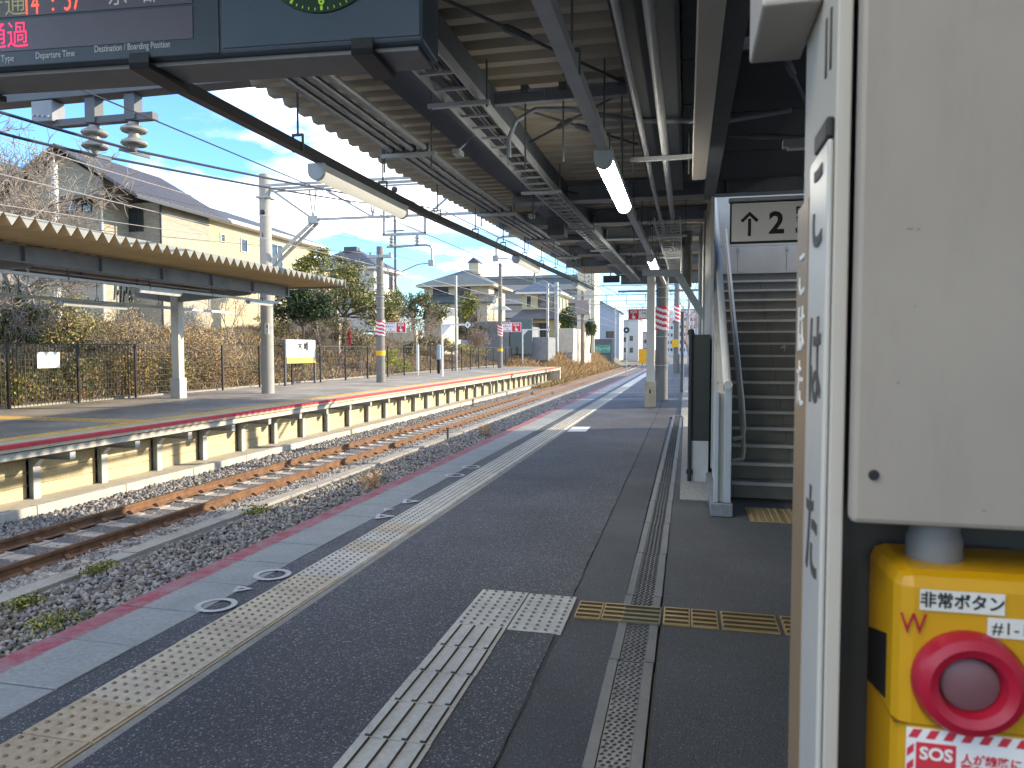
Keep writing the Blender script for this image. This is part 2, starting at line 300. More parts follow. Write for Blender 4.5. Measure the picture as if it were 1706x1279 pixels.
# ================================================================ near platform
plat = empty('platform', (0, 0, 0), kind='structure')
asA = asphalt('coarse_asphalt', (.098, .096, .103), (.42, .41, .40), .18, 125)
asB = asphalt('smooth_asphalt', (.106, .106, .106), (.26, .255, .25), .10, 180)
MB().box(-3.05, -6, -1.45, 7, 78, -.11).build('platform_body', conc_d, plat)
MB().box(-2.69, -6, -.11, -2.526, 78, -.003).build('asphalt_strip', asA, plat)
MB().box(-2.13, -6, -.11, -.66, 78, 0).build('asphalt_surface', asA, plat)
MB().box(-.655, -6, -.11, -.345, 78, -.004).build('asphalt_surface', asB, plat)
MB().box(-.12, -6, -.11, 7, 78, -.004).build('asphalt_surface', asB, plat)
MB().box(-.345, 16.6, -.11, -.12, 78, -.004).build('asphalt_surface', asB, plat)
MB().box(-.345, -6, -.11, -.12, 1.6, -.004).build('asphalt_surface', asB, plat)
# patched seam in the asphalt: a ragged tar line
tar = mat('tar_joint', (.022, .022, .024), .6, .2, 20)
m = MB(); yy = 1.5; xx = -.66; pv = None
while yy < 22:
    x = -.6575+.005*math.sin(yy*2.1)+random.uniform(-.006, .006); w = random.uniform(.0015, .005); cur = ((x-w, yy, .0015), (x+w, yy, .0015))
    if pv: m.quad(pv[0], pv[1], cur[1], cur[0])
    pv = cur; yy += .12
m.build('tar_seam', tar, plat)
# edge slabs with a worn red line
slab_m = mat('edge_slab_concrete', (.30, .315, .31), .85, .10, 3, .25, 90, grime=.25, fine=.3); t, b, L = nodes_of(slab_m)
g = t.nodes.new('ShaderNodeNewGeometry'); sp = t.nodes.new('ShaderNodeSeparateXYZ'); L(g.outputs['Position'], sp.inputs[0])
n = t.nodes.new('ShaderNodeTexNoise'); n.inputs['Scale'].default_value = 14; n.inputs['Detail'].default_value = 6; L(g.outputs['Position'], n.inputs['Vector'])
ma = t.nodes.new('ShaderNodeMath'); ma.operation = 'MULTIPLY_ADD'; ma.inputs[1].default_value = .05; L(n.outputs[0], ma.inputs[0]); L(sp.outputs[0], ma.inputs[2])
r = t.nodes.new('ShaderNodeMapRange'); r.inputs[1].default_value = -3.03; r.inputs[2].default_value = -3.05; r.inputs[3].default_value = 0; r.inputs[4].default_value = 1; L(ma.outputs[0], r.inputs[0])
n2 = t.nodes.new('ShaderNodeTexNoise'); n2.inputs['Scale'].default_value = 5; n2.inputs['Detail'].default_value = 9; n2.inputs['Roughness'].default_value = .8; L(g.outputs['Position'], n2.inputs['Vector'])
r2 = t.nodes.new('ShaderNodeMapRange'); r2.inputs[1].default_value = .66; r2.inputs[2].default_value = .42; r2.inputs[3].default_value = .25; r2.inputs[4].default_value = .97; L(n2.outputs[0], r2.inputs[0])
mm = t.nodes.new('ShaderNodeMath'); mm.operation = 'MULTIPLY'; L(r.outputs[0], mm.inputs[0]); L(r2.outputs[0], mm.inputs[1])
mx = t.nodes.new('ShaderNodeMix'); mx.data_type = 'RGBA'; mx.inputs[7].default_value = (.34, .065, .09, 1); L(b.inputs['Base Color'].links[0].from_socket, mx.inputs[6]); L(mm.outputs[0], mx.inputs[0]); L(mx.outputs[2], b.inputs['Base Color'])
sb = MB().box(0, 0, -.10, .53, .478, .002).build('edge_slab', slab_m, plat, bevel=.004); sb.location = (-3.22, -.785, 0)
for i in range(1, 90): inst(sb, 'edge_slab', (-3.22, -.785+.49*i, random.uniform(-.002, .002)), plat)
MB().box(-3.22, -.785+.49*90, -.1, -2.69, 78, .002).build('edge_run', slab_m, plat)
MB().box(-3.2, -6, -.22, -3.05, 78, -.105).build('edge_nosing', conc_d, plat)
# tactile tiles with raised domes along the edge
tc_m = mat('tactile_cream', (.50, .40, .27), .75, .16, 2.5, .15, 90, grime=.35, fine=.3)
tc_w = mat('tactile_pale', (.60, .57, .50), .7, .12, 3, .15, 90, grime=.35, fine=.3)
tc_d = mat('tactile_dome_shade_soil', (.30, .235, .15), .8, .2, 6, grime=.3); tc_e = mat('tactile_dome_grey', (.24, .225, .19), .8, .2, 6, grime=.3); tc_s = mat('tactile_side_shade_and_joint', (.085, .075, .06), .85, .25, 6)  # domes and bar sides carry relief shade in colour; last one also fills joints
def dome(m, x, y, r=.0092, h=.007, n=8):
    m.mi = 1; m.lathe((x, y, 0), [(r*1.3, -.001), (r*.78, h)], n); m.mi = 0
def dot_tile(w, l, nx, ny, barx=None):
    m = MB().box(.004, .004, -.02, w-.004, l-.004, .0)
    for i in range(nx):
        for j in range(ny): dome(m, (i+.5)*(.285/nx)+.008, (j+.5)*l/ny)
    if barx: m.box(barx, .008, 0, barx+.022, l-.008, .006)
    return m
t0 = dot_tile(.345, .30, 5, 5, .305).build('tactile_tile', [tc_m, tc_d], plat); t0.location = (-2.52, -.7, .002)
t0b = dot_tile(.345, .30, 5, 5, .305).build('tactile_tile', [tc_w, tc_e], plat); t0b.location = (-2.52, -1.0, .002)
t0m = dot_tile(.345, .30, 5, 5, .305).build('tactile_tile', [mat('tactile_mid', (.55, .48, .37), .75, .14, 2.5, .15, 90, grime=.35, fine=.3), tc_d], plat); t0m.location = (-2.52, -1.3, .002)
for i in range(1, 100):
    w_ = (i-12)/8+random.uniform(-.55, .55); o = inst(t0 if w_ < .0 else (t0m if w_ < .9 else t0b), 'tactile_tile', (-2.52+random.uniform(-.002, .002), -.7+.3*i, .002+random.uniform(-.0015, .0015)), plat)
mortar = mat('mortar_line', (.30, .285, .25), .9, .2, 6, fine=.3)
MB().box(-2.172, -6, -.11, -2.132, 78, -.001).build('mortar_strip', mortar, plat)
MB().box(-2.526, -6, -.11, -2.172, 78, -.014).build('mortar_bed', tc_s, plat)
m = MB()
for k in range(6): m.box(-2.50+.057*k, 29.3, -.014, -2.47+.057*k, 78, .006)
m.box(-2.52, 29.3, -.013, -2.18, 78, .002).build('tactile_run', tc_w, plat)
# guide path: bar tiles, a block of dome tiles, then brass coloured bar tiles
m = MB().box(.004, .004, -.02, .296, .296, 0)
for k in range(4): m.mi = 0; m.add(*(lambda x: ([(x-.013, .006, 0), (x+.0155, .006, 0), (x+.0155, .294, 0), (x-.013, .294, 0), (x-.0095, .01, .008), (x+.0095, .01, .008), (x+.0095, .29, .008), (x-.0095, .29, .008)], [(4, 5, 6, 7), (0, 1, 5, 4), (1, 2, 6, 5), (2, 3, 7, 6), (3, 0, 4, 7)]))(.0375+.075*k)); m.m[-4] = 1; m.m[-3] = 1  # shade painted on the right side and near end of each bar
gt = m.build('guide_tile', [tc_w, tc_s], plat); gt.location = (-1.222, 3.48, .005)
for i in range(1, 14): inst(gt, 'guide_tile', (-1.222+random.uniform(-.002, .002), 3.48-.3*i, .005+random.uniform(-.001, .001)), plat)
d0 = dot_tile(.298, .298, 5, 5).build('dome_tile', [tc_w, tc_e], plat); d0.location = (-1.222, 3.78, .005)
for a, c in ((0, 1), (1, 0), (1, 1)): inst(d0, 'dome_tile', (-1.222+.3*a, 3.78+.297*c-.01*a, .005), plat)
brass = mat('brass_tile', (.42, .29, .12), .42, .18, 5, metal=.45, grime=.3)
brass_g = mat('grey_green_tile', (.19, .185, .12), .45, .18, 5, metal=.35, grime=.3)
brass_d = mat('brass_side_shade', (.10, .068, .03), .6, .2, 6, metal=.2)  # darker bar sides, relief shade put into the brass colour
def xbar_tile(l):
    m = MB().box(.002, 0, -.02, l-.002, .27, 0)
    for k in range(4):
        y = .035+.066*k; m.add([(.008, y-.018, 0), (l-.008, y-.018, 0), (l-.008, y+.014, 0), (.008, y+.014, 0), (.013, y-.008, .010), (l-.013, y-.008, .010), (l-.013, y+.008, .010), (.013, y+.008, .010)], [(4, 5, 6, 7), (0, 1, 5, 4), (1, 2, 6, 5), (2, 3, 7, 6), (3, 0, 4, 7)]); m.m[-4] = 1; m.m[-2] = 1
    return m
x15 = xbar_tile(.148); x30 = xbar_tile(.30); x21 = xbar_tile(.215)
bt = None
for x, mb_, mt_ in ((-.60, x15, brass), (-.45, x15, brass)):
    o = mb_.build('brass_tile', [mt_, brass_d], plat); o.location = (x, 4.035, .005)
o = x21.build('brass_tile', [brass_g, brass_d], plat); o.location = (-.338, 4.02, .009)
for x, mb_ in ((-.112, x15), (.038, x15), (.20, x30), (.52, x30), (.83, x30), (1.14, x30)):
    o = mb_.build('brass_tile', [brass, brass_d], plat); o.location = (x, 4.045, .005)
o = dot_tile(.30, .29, 5, 5).build('brass_tile', [brass, brass], plat); o.location = (.55, 6.68, .003)
for a, c in ((1, 0), (0, 1), (1, 1), (2, 0), (2, 1), (3, 0), (3, 1)): inst(o, 'brass_tile', (.55+.3*a, 6.68+.29*c, .003), plat)
# painted boarding marks: rings and triangles
pm = mat('worn_white_road_paint', (.52, .52, .52), .7, .12, 9, grime=.35, fine=.4)
def ring(x, y, r):
    m = MB(); n = 32
    for i in range(n):
        a, c = 2*math.pi*i/n, 2*math.pi*(i+1)/n
        m.quad(*[(x+q*math.cos(s), y+q*math.sin(s), .0055) for q, s in ((r*.7, a), (r, a), (r, c), (r*.7, c))])
    m.build('ring_mark', pm, plat)
def tri(x, y, r, a0):
    m = MB(); P = [(x+r*math.cos(a0+2*math.pi*k/3), y+r*math.sin(a0+2*math.pi*k/3)) for k in range(3)]; Q = [(x+.4*(a-x), y+.4*(c-y)) for a, c in P]
    for k in range(3):
        j = (k+1) % 3; m.quad((*P[k], .0055), (*P[j], .0055), (*Q[j], .0055), (*Q[k], .0055))
    m.build('triangle_mark', pm, plat)
ring(-2.66, 3.74, .118); ring(-2.66, 4.34, .122); tri(-2.69, 4.03, .075, .3); ring(-2.66, 8.3, .12); ring(-2.65, 8.95, .12); tri(-2.63, 6.1, .12, .3); tri(-2.70, 6.38, .07, .3); tri(-2.64, 6.77, .12, .3)
MB().quad((-2.10, 13.2, .004), (-1.76, 13.28, .004), (-1.78, 14.12, .004), (-2.11, 14.05, .004)).build('white_patch', white_p, plat)
# drain with steel frame and perforated cover
dr = empty('drain_channel', (-.24, 1.6, 0), 'long narrow drain with steel frame and raised-pattern cover plates', 'drain')
fr_m = mat('drain_frame_steel', (.125, .13, .135), .45, .15, 5, metal=.4, grime=.3, fine=.2); gr_m = mat('drain_cover_steel', (.125, .13, .14), .4, .2, 8, metal=.6, grime=.3)
fl = MB().box(0, .003, -.05, .045, .957, .003).build('frame_bar', fr_m, dr, bevel=.002, local=True)
gp = MB().box(0, .004, -.03, .118, .956, -.004)
for j in range(38):
    for i in range(4):
        x = .016+.0285*i+(.007 if j % 2 else -.004); y = .02+.0247*j; gp.add([(x-.009, y-.006, -.004), (x+.009, y+.001, -.004), (x+.009, y+.006, -.004), (x-.009, y-.001, -.004), (x-.004, y-.001, .002), (x+.004, y+.001, .002)], [(0, 1, 5, 4), (1, 2, 5), (2, 3, 4, 5), (3, 0, 4)])
gp0 = gp.build('cover_plate', gr_m, dr, local=True)
k = 0; y = 1.6
while y < 16.4:
    dx_ = .0045*(y-4)
    if 3.4 < y < 4.29: pass
    if k == 0: fl.location = Vector((-.343+dx_, y, 0))-wpos(dr); gp0.location = Vector((-.296+dx_, y, 0))-wpos(dr)
    else: inst(fl, 'frame_bar', (-.343+dx_, y, 0), dr); inst(gp0, 'cover_plate', (-.296+dx_, y, 0), dr)
    inst(fl, 'frame_bar', (-.176+dx_, y, 0), dr); k += 1; y += .962
m = MB().box(-.348, 1.6, -.11, -.06, 16.6, -.032); m.build('channel_bed', black_p, dr)
grav = mat('exposed_aggregate', (.32, .31, .28), .9, .3, 30, .6, 90, fine=.6)
MB().box(-.05, 7.5, -.02, .235, 16.6, .004).build('aggregate_strip', grav, plat)
MB().box(-.115, 16.62, -.02, .235, 40, .003).build('aggregate_strip', grav, plat)
# ================================================================ opposite platform
fp = empty('opposite_platform', (-12, 10, 0), kind='structure')
asF = asphalt('pale_old_asphalt', (.42, .37, .30), (.52, .47, .39), .2, 60)
Y0, Y1 = -2, 60.5
MB().box(-16.6, Y0, -.12, -10.72, Y1, 0).build('deck_surface', asF, fp)
MB().box(-16.6, Y0, -1.5, -11.32, Y1, -.125).build('platform_body', conc_d, fp)
# edge slabs with red line: own material, x measured from its edge
es = mat('opposite_edge_slab', (.48, .40, .27), .85, .12, 3, .2, 60, grime=.3, fine=.3)
redl = mat('red_edge_paint', (.50, .05, .06), .7, .18, 5, grime=.3)
e0 = MB().box(0, 0, -.11, .55, .994, .002).build('edge_slab', es, fp, bevel=.005, local=True); e0.location = Vector((-10.715, Y0, 0))-wpos(fp)
rl = MB().box(.40, .0, .0021, .5545, .994, .006).box(.5505, 0, -.055, .5545, .994, .002).build('red_line', redl, e0, local=True)
for i in range(1, 62):
    c = inst(e0, 'edge_slab', (-10.715, Y0+i, 0), fp); r_ = rl.copy(); S.collection.objects.link(r_); r_.parent = c
MB().box(-10.36, Y0, -.235, -10.205, Y1, -.128).build('edge_beam', conc_w, fp)
yt = mat('tactile_yellow', (.58, .38, .11), .7, .2, 3, .2, 60, grime=.3, fine=.3)
tl = dot_tile(.345, .30, 5, 5).build('tactile_tile', yt, fp, local=True); tl.location = Vector((-11.1, 6, .004))-wpos(fp)
for i in range(1, 110): inst(tl, 'tactile_tile', (-11.1, 6+.3*i, .004), fp)
MB().box(-11.1, 39, 0, -10.76, Y1, .008).build('tactile_run', yt, fp)
for i in range(11):
    for k in range(2): inst(tl, 'tactile_tile', (-11.45-.345*i, 12.75+.3*k, .004), fp)
# wall of precast panels, posts, brackets
wall_m = mat('precast_wall_panel', (.52, .455, .30), .85, .1, 1.6, .2, 60, grime=.25, fine=.25)
pn = MB().box(0, .01, -.0, .06, 1.54, .224).build('wall_panel', wall_m, fp, bevel=.006, local=True); pn.location = Vector((-11.31, 1.3, -1.13))-wpos(fp)
pst = MB()
pst.box(-.02, -.075, 0, .0, .075, .73); pst.box(.14, -.075, 0, .155, .075, .73); pst.box(0, -.006, 0, .14, .006, .73)
p0 = pst.build('support_post', pale_steel, fp, local=True)
brk = MB(); brk.box(-.1, -.06, .0, .92, .06, .012); brk.box(-.1, -.06, .172, .92, .06, .184); brk.box(-.1, -.006, .012, .92, .006, .172); brk.box(.905, -.06, .012, .92, .06, .172)
brk.prism([(.155, -.06, -.13), (.29, -.06, -.0005), (.155, -.06, -.0005)], (0, .12, 0))
b0 = brk.build('bracket', pale_steel, fp, local=True)
first = True
for i in range(38):
    y = 1.3+1.555*i
    for k in range(4):
        if i == 0 and k == 0: continue
        inst(pn, 'wall_panel', (-11.31, y, -1.13+.23*k), fp)
    if first: p0.location = Vector((-11.25, y, -1.13))-wpos(fp); b0.location = Vector((-11.25, y, -.42))-wpos(fp); first = False
    else: inst(p0, 'support_post', (-11.25, y, -1.13), fp); inst(b0, 'bracket', (-11.25, y, -.42), fp)
# kerb at the foot
MB().box(-11.3, Y0, -1.45, -10.62, Y1, -1.13).build('ledge', conc_w, fp)
kb = MB().box(0, .005, -.34, .17, 1.99, .035).build('kerb_block', conc_w, fp, bevel=.012, local=True); kb.location = Vector((-10.62, Y0, -1.13))-wpos(fp)
for i in range(1, 31): inst(kb, 'kerb_block', (-10.62, Y0+2*i, -1.13), fp)
MB().box(-16.6, Y1+.002, -1.5, -10.2, Y1+.3, -.002).build('end_wall', conc_w, fp)
# white foot plinths (pale strips) at the back
MB().box(-16.72, Y0, -.3, -16.6, 66, .06).build('back_kerb', conc, fp)
# ================================================================ back fence
fe = empty('mesh_fence', (-16.4, 10, 0), 'dark steel mesh fence along the back of the opposite platform', 'fence')
post0 = MB().box(-.03, -.03, 0, .03, .03, 1.62).box(-.04, -.04, 1.62, .04, .04, 1.64).build('post', fence_m, fe, local=True)
pan = MB()
for k in range(9): pan.bar((0, 0, .12+.185*k), (0, 2.1, .12+.185*k), .007, .007)
for k in range(1, 21): pan.bar((0, .1*k, .1), (0, .1*k, 1.6), .004, .004)
mesh_m = mat('fence_wire', (.10, .095, .085), .5, .2, 3)
pan0 = pan.build('mesh_panel', mesh_m, fe, local=True)
def fx(y): return -16.42+max(0, min(1, (y-24)/14))*1.0
ys_ = [8.45+2.18*i for i in range(30)]
for i, y in enumerate(ys_):
    a = math.atan2(-(fx(y+2.18)-fx(y)), 2.18)
    if i == 0: post0.location = Vector((fx(y), y, 0))-wpos(fe); pan0.location = Vector((fx(y), y, 0))-wpos(fe); pan0.rotation_euler = (0, 0, a)
    else:
        inst(post0, 'post', (fx(y), y, 0), fe)
        if i < 29: inst(pan0, 'mesh_panel', (fx(y), y, 0), fe, (0, 0, a))
MB().bar((-16.42, 8, 1.63), (-16.42, 24, 1.63), .03).bar((-16.42, 24, 1.63), (-15.42, 38, 1.63), .03).bar((-15.42, 38, 1.63), (-15.42, 72, 1.63), .03).build('top_rail', fence_m, fe)
# closely spaced bars on the nearest two bays
vb = MB().bar((0, 0, .05), (0, 0, 1.6), .014).build('bar', fence_m, fe, local=True); vb.location = Vector((-16.36, 13.0, 0))-wpos(fe)
for i in range(1, 62): inst(vb, 'bar', (-16.36, 13.0+.115*i, 0), fe)
ns = empty('notice_plate', (-16.33, 16.1, 1.2), 'small square white notice plate wired to the mesh fence', 'notice')
MB().box(-16.33, 15.75, 1.0, -16.32, 16.45, 1.42).build('plate', white_s, ns)
text('立入禁止', .13, (-16.318, 16.1, 1.31), FX, mat('faded_ink', (.25, .22, .2), .6), ns); text('お願い', .08, (-16.318, 16.1, 1.12), FX, MATS['faded_ink'], ns)
# ================================================================ station name board
nb = empty('station_name_board', (-15.8, 28, 0), 'white station name board with orange band on two dark posts', 'name board')
for y in (26.95, 29.4): MB().box(-15.84, y-.04, 0, -15.76, y+.04, 1.86).build('post', dsteel, nb)
MB().box(-15.83, 27.0, 1.14, -15.74, 29.36, 1.88).build('board', white_s, nb, bevel=.01)
MB().box(-15.83, 27.0, .90, -15.735, 29.36, 1.138).build('orange_band', mat('orange_band', (.60, .40, .10), .4, .05), nb, bevel=.01)
MB().add([(-15.737, 27.02, 1.5), (-15.737, 27.02, 1.87), (-15.737, 27.85, 1.87), (-15.737, 27.45, 1.5)], [(0, 1, 2, 3)]).build('blue_corner', mat('pale_blue_print', (.42, .56, .64), .4, .05), nb)
text('木 幡', .40, (-15.73, 28.3, 1.58), FX, ink, nb, off=.008); text('JR Kohata', .19, (-15.73, 28.3, 1.27), FX, mat('grey_ink', (.2, .2, .21), .5), nb)
# ================================================================ opposite canopy
oc = empty('opposite_canopy', (-15.07, 19.5, 0), 'tan folded plate canopy with sawtooth edge over the opposite platform', 'canopy')
def fold(L_, n, z, pitch=.25, dep=.10, flat=.03, top=.03, th=.004):
    m = MB(); pts = []
    for i in range(n):
        y = i*pitch; w = (pitch-flat-top)/2
        pts += [(y, 0), (y+flat, 0), (y+flat+w, dep), (y+flat+w+top, dep)]
    pts.append((n*pitch, 0))
    for (a, b), (c, d) in zip(pts[:-1], pts[1:]): m.quad((0, a, z+b), (0, c, z+d), (L_, c, z+d), (L_, a, z+b)); m.quad((0, a, z+b+th), (0, c, z+d+th), (L_, c, z+d+th), (L_, a, z+b+th))
    return m, pts
end_m = mat('sheet_end_closure', (.20, .21, .195), .5, .1, 3, grime=.2)
m, pts = fold(6.3, 4, 0, pitch=.29, dep=.18, flat=.02, top=.02)
rp0 = m.build('roof_panel', roof_och, oc, local=True)
ec = MB()
for i in range(4): ec.add([(.0, i*.25-.115, .15), (0, i*.25+.135, .15), (0, i*.25+.01, -.005)], [(0, 1, 2)])
ec0 = MB()
for i in range(4):
    y = i*.29+.01; ec0.prism([(6.302, y-.138, .182), (6.302, y+.138, .182), (6.302, y, -.004)], (.006, 0, 0))
e1 = ec0.build('edge_closure', end_m, rp0, local=True)
def rz(y): return 3.47
for i in range(16):
    y = 3.05+1.16*i
    if i == 0: rp0.location = Vector((-16.8, y, rz(y)))-wpos(oc)
    else:
        c = inst(rp0, 'roof_panel', (-16.8, y, rz(y)), oc); d = e1.copy(); S.collection.objects.link(d); d.parent = c
for x, w, z0, z1 in ((-12.3, .16, 3.14, 3.46), (-14.6, .14, 3.2, 3.46)):
    m = MB().box(x-w/2, 3.6, z1-.015, x+w/2, 21.3, z1).box(x-w/2, 3.6, z0, x+w/2, 21.3, z0+.015).box(x-.008, 3.6, z0+.015, x+.008, 21.3, z1-.015)
    for k in range(10): m.box(x-w/2, 4+1.9*k, z0+.015, x+w/2, 4.012+1.9*k, z1-.015)
    m.build('girder', beam_m, oc)
for y in (12.0, 19.55):
    MB().prism([(-12.4, y-.08, 3.46), (-16.5, y-.08, 3.46), (-16.5, y-.08, 3.1), (-15.2, y-.08, 2.9), (-12.6, y-.08, 3.1), (-12.4, y-.08, 3.3)], (0, .16, 0)).build('cantilever_beam', beam_m, oc)
    c_ = MB().box(-15.2, y-.13, 0, -14.94, y+.13, 3.2).build('column', cream_steel, oc, bevel=.02); MB().box(-15.235, y-.165, 0, -14.9, y+.165, .62).build('base_cover', pale_steel, c_, bevel=.01)
MB().box(-16.8, 21.6, 3.42, -10.5, 21.63, 3.68).build('end_flashing', beam_m, oc)
# services under it
def tube_light(name, x, y, z, L_, label, w=.12, h=.1, group=None, on=True, dm=None):
    t = empty(name, (x, y, z), label, 'tube light', group)
    MB().prism([(x-w/2, y+.008, z+h*.5), (x-w/2, y+.008, z+h), (x+w/2, y+.008, z+h), (x+w/2, y+.008, z+h*.5)], (0, L_-.016, 0)).build('housing', pale_steel, t, bevel=.004)
    n = 8; poly = [(x+w/2*math.cos(math.pi+math.pi*k/n), y+.04, z+h*.5+h*.55*math.sin(math.pi+math.pi*k/n)) for k in range(n+1)]
    MB().prism(poly, (0, L_-.08, 0)).build('diffuser', dm or tube_dim, t, smooth=True)
    for yy in (y, y+L_-.04):
        poly = [(x+w*.53*math.cos(math.pi+math.pi*k/n), yy, z+h*.5+h*.6*math.sin(math.pi+math.pi*k/n)) for k in range(n+1)]+[(x+w*.53, yy, z+h*1.02), (x-w*.53, yy, z+h*1.02)]
        MB().prism(poly, (0, .04, 0)).build('end_cap', pale_steel, t)
    return t
def light_rail(x, y0, y1, z, label, m_=None, w=.06, h=.07, step=1.5, ztop=3.5, slope=0.):
    t = empty('light_rail', (x, y0, z), label, 'light rail'); sl_ = lambda y: slope*max(0, y-8)
    ys2 = [y0]+([8.] if y0 < 8 < y1 else [])+[y1]
    for a, c in zip(ys2[:-1], ys2[1:]): MB().bar((x, a, z+h/2+sl_(a)), (x, c, z+h/2+sl_(c)), w, h).build('channel', m_ or dsteel, t)
    k = y0+.7
    while k < y1:
        q = MB().bar((x, k, z+h+.06+sl_(k)), (x, k, ztop+sl_(k)), .012); q.box(x-.045, k-.012, z+h+.05+sl_(k), x+.045, k+.012, z+h+.065+sl_(k)).box(x-.045, k-.012, z+sl_(k), x-.037, k+.012, z+h+.05+sl_(k)).box(x+.037, k-.012, z+sl_(k), x+.045, k+.012, z+h+.05+sl_(k))
        q.build('hanger_rod', dsteel, t); k += step
    return t
light_rail(-12.55, 5, 21.2, 2.93, 'pale light rail hanging along the front of the opposite canopy', pale_steel, .07, .06, 2.4, 3.46)
light_rail(-15.5, 9, 23, 2.72, 'pale rear light rail hanging behind the column of the opposite canopy', pale_steel, .1, .08, 2.4, 3.46)
tube_light('tube_light', -12.55, 14.9, 2.83, 1.5, 'white tube light above the cream column of the opposite platform', .14, .1)
tube_light('tube_light', -12.55, 19.4, 2.83, 1.3, 'white tube light at the end of the opposite canopy', .14, .1)
tube_light('tube_light', -15.5, 15.7, 2.61, 2.3, 'glowing tube light on the rear rail at left', .12, .1)
for x, z, lb in ((-13.3, 3.25, 'thin grey conduit under the opposite canopy, front one'), (-13.7, 3.2, 'thin grey conduit under the opposite canopy, middle one'), (-14.1, 3.15, 'thin grey conduit under the opposite canopy, rear one')):
    tag(MB().tube([(x, 4, z), (x, 21, z)], .022, 6).build('conduit_pipe', pale_steel), lb, 'conduit')
sp_ = empty('loudspeaker', (-12.5, 20.9, 3.0), 'small white loudspeaker at the end of the opposite canopy', 'loudspeaker'); MB().lathe((-12.5, 20.95, 3.2), [(.03, -.15), (.05, 0), (.12, .15)], 12, (.6, .6, -.4)).build('horn', white_p, sp_, smooth=True); MB().box(-12.56, 20.9, 3.1, -12.44, 21.02, 3.2).build('bracket', pale_steel, sp_)
# conduit arch at left
tag(MB().tube([(-12.7, 12.1, 2.75), (-12.7, 12.1, 3.1), (-12.75, 12.2, 3.24), (-12.95, 12.5, 3.3), (-13.6, 13.2, 3.32)], .02, 6).build('bent_conduit', pale_steel), 'bent grey conduit dropping to the rear light rail', 'conduit')
# ================================================================ poles and signs on the opposite platform
def stripes(name, c, r, z0, z1, parent, ma_, mb_, n=4, seg=16, turns=.9):
    m = MB(); nz = 24
    for i in range(nz):
        for j in range(seg):
            a0, a1 = 2*math.pi*j/seg, 2*math.pi*(j+1)/seg; za, zb = z0+(z1-z0)*i/nz, z0+(z1-z0)*(i+1)/nz
            k = ((i/nz)*n+(j/seg)*2.) % 1.; m.mi = 0 if k < .5 else 1
            m.quad((c[0]+r*math.cos(a0), c[1]+r*math.sin(a0), za), (c[0]+r*math.cos(a1), c[1]+r*math.sin(a1), za), (c[0]+r*math.cos(a1), c[1]+r*math.sin(a1), zb), (c[0]+r*math.cos(a0), c[1]+r*math.sin(a0), zb))
    return m.build(name, [ma_, mb_], parent)
def hand_icon(cx, y, cz, s, m, parent):     # pointing hand seen from -Y, made of a palm and a finger
    q = MB(); q.box(cx-.10*s, y-.002, cz-.30*s, cx+.18*s, y, cz+.02*s).box(cx-.10*s, y-.002, cz, cx-.02*s, y, cz+.34*s).box(cx-.2*s, y-.002, cz-.16*s, cx-.1*s, y, cz-.02*s)
    return q.build('hand_icon', m, parent)
def sos_plate(x0, x1, y, zc, h, parent, flip=1):
    """red SOS square with a hatched white strip, facing -Y"""
    w = h; xs_ = (x1-w, x1) if flip > 0 else (x0, x0+w)
    p = MB().box(x0, y, zc-h/2, x1, y+.02, zc+h/2).build('sign_plate', white_s, parent)
    MB().box(xs_[0]+.04*h, y-.004, zc-h*.46, xs_[1]-.04*h, y-.001, zc+h*.46).build('red_square', red_s, parent)
    text('SOS', h*.36, ((xs_[0]+xs_[1])/2, y-.006, zc+h*.24), FY, white_s, parent, off=.01*h); hand_icon((xs_[0]+xs_[1])/2, y-.006, zc-.16*h, h*.8, white_s, parent)
    hx = (x0, x1-w) if flip > 0 else (x0+w, x1); m = MB(); n = int((hx[1]-hx[0])/(h*.22))
    for i in range(n):
        a = hx[0]+i*h*.22
        for zb in (zc+h*.32, zc-h*.48): m.add([(a, y-.003, zb), (a+h*.11, y-.003, zb), (a+h*.2, y-.003, zb+h*.16), (a+h*.09, y-.003, zb+h*.16)], [(0, 1, 2, 3)])
    m.build('hatch_print', red_s, parent)
    text('非常ボタン', h*.2, ((hx[0]+hx[1])/2, y-.005, zc+.08*h), FY, ink, parent); text('↘', h*.34, ((hx[0]+hx[1])/2, y-.005, zc-.16*h), FY, ink, parent)
def round_pole(name, x, y, z0, z1, r0, r1, label, m_=None, cat='pole'):
    t = empty(name, (x, y, z0), label, cat); MB().tube([(x, y, z0), (x, y, (z0+z1)/2), (x, y, z1)], [r0, (r0+r1)/2, r1], 16).build('shaft', m_ or conc_pole, t, smooth=True); return t
# pole with stripes and SOS plate
p = round_pole('utility_pole', -13.35, 30.9, 0, 6.05, .2, .15, 'concrete pole with red and white stripes beside a red emergency sign on the opposite platform')
stripes('stripe_band', (-13.35, 30.9), .212, 2.1, 2.75, p, red_s, white_s); MB().lathe((-13.35, 30.9, 1.2), [(.21, 0), (.21, .22)], 16).build('yellow_band', yellow_s, p)
MB().box(-13.9, 30.75, 5.55, -12.75, 31.0, 5.68).build('cross_arm', pale_steel, p)
for x in (-13.8, -12.85): MB().lathe((x, 30.87, 5.68), [(.03, 0), (.05, .06), (.025, .12)], 8).build('pin_insulator', porc, p)
for z in (3.3, 3.8, 4.4): MB().lathe((-13.35, 30.9, z), [(.205, 0), (.205, .03)], 16).build('strap', steel, p)
MB().bar((-13.1, 30.85, 5.3), (-12.1, 30.85, 3.5), .02).build('stay_wire', wire_m, p)
q = empty('emergency_sign', (-12.7, 30.9, 2.4), 'red square emergency button sign beside the striped concrete pole', 'sign'); sos_plate(-13.13, -12.12, 30.85, 2.45, .46, q)
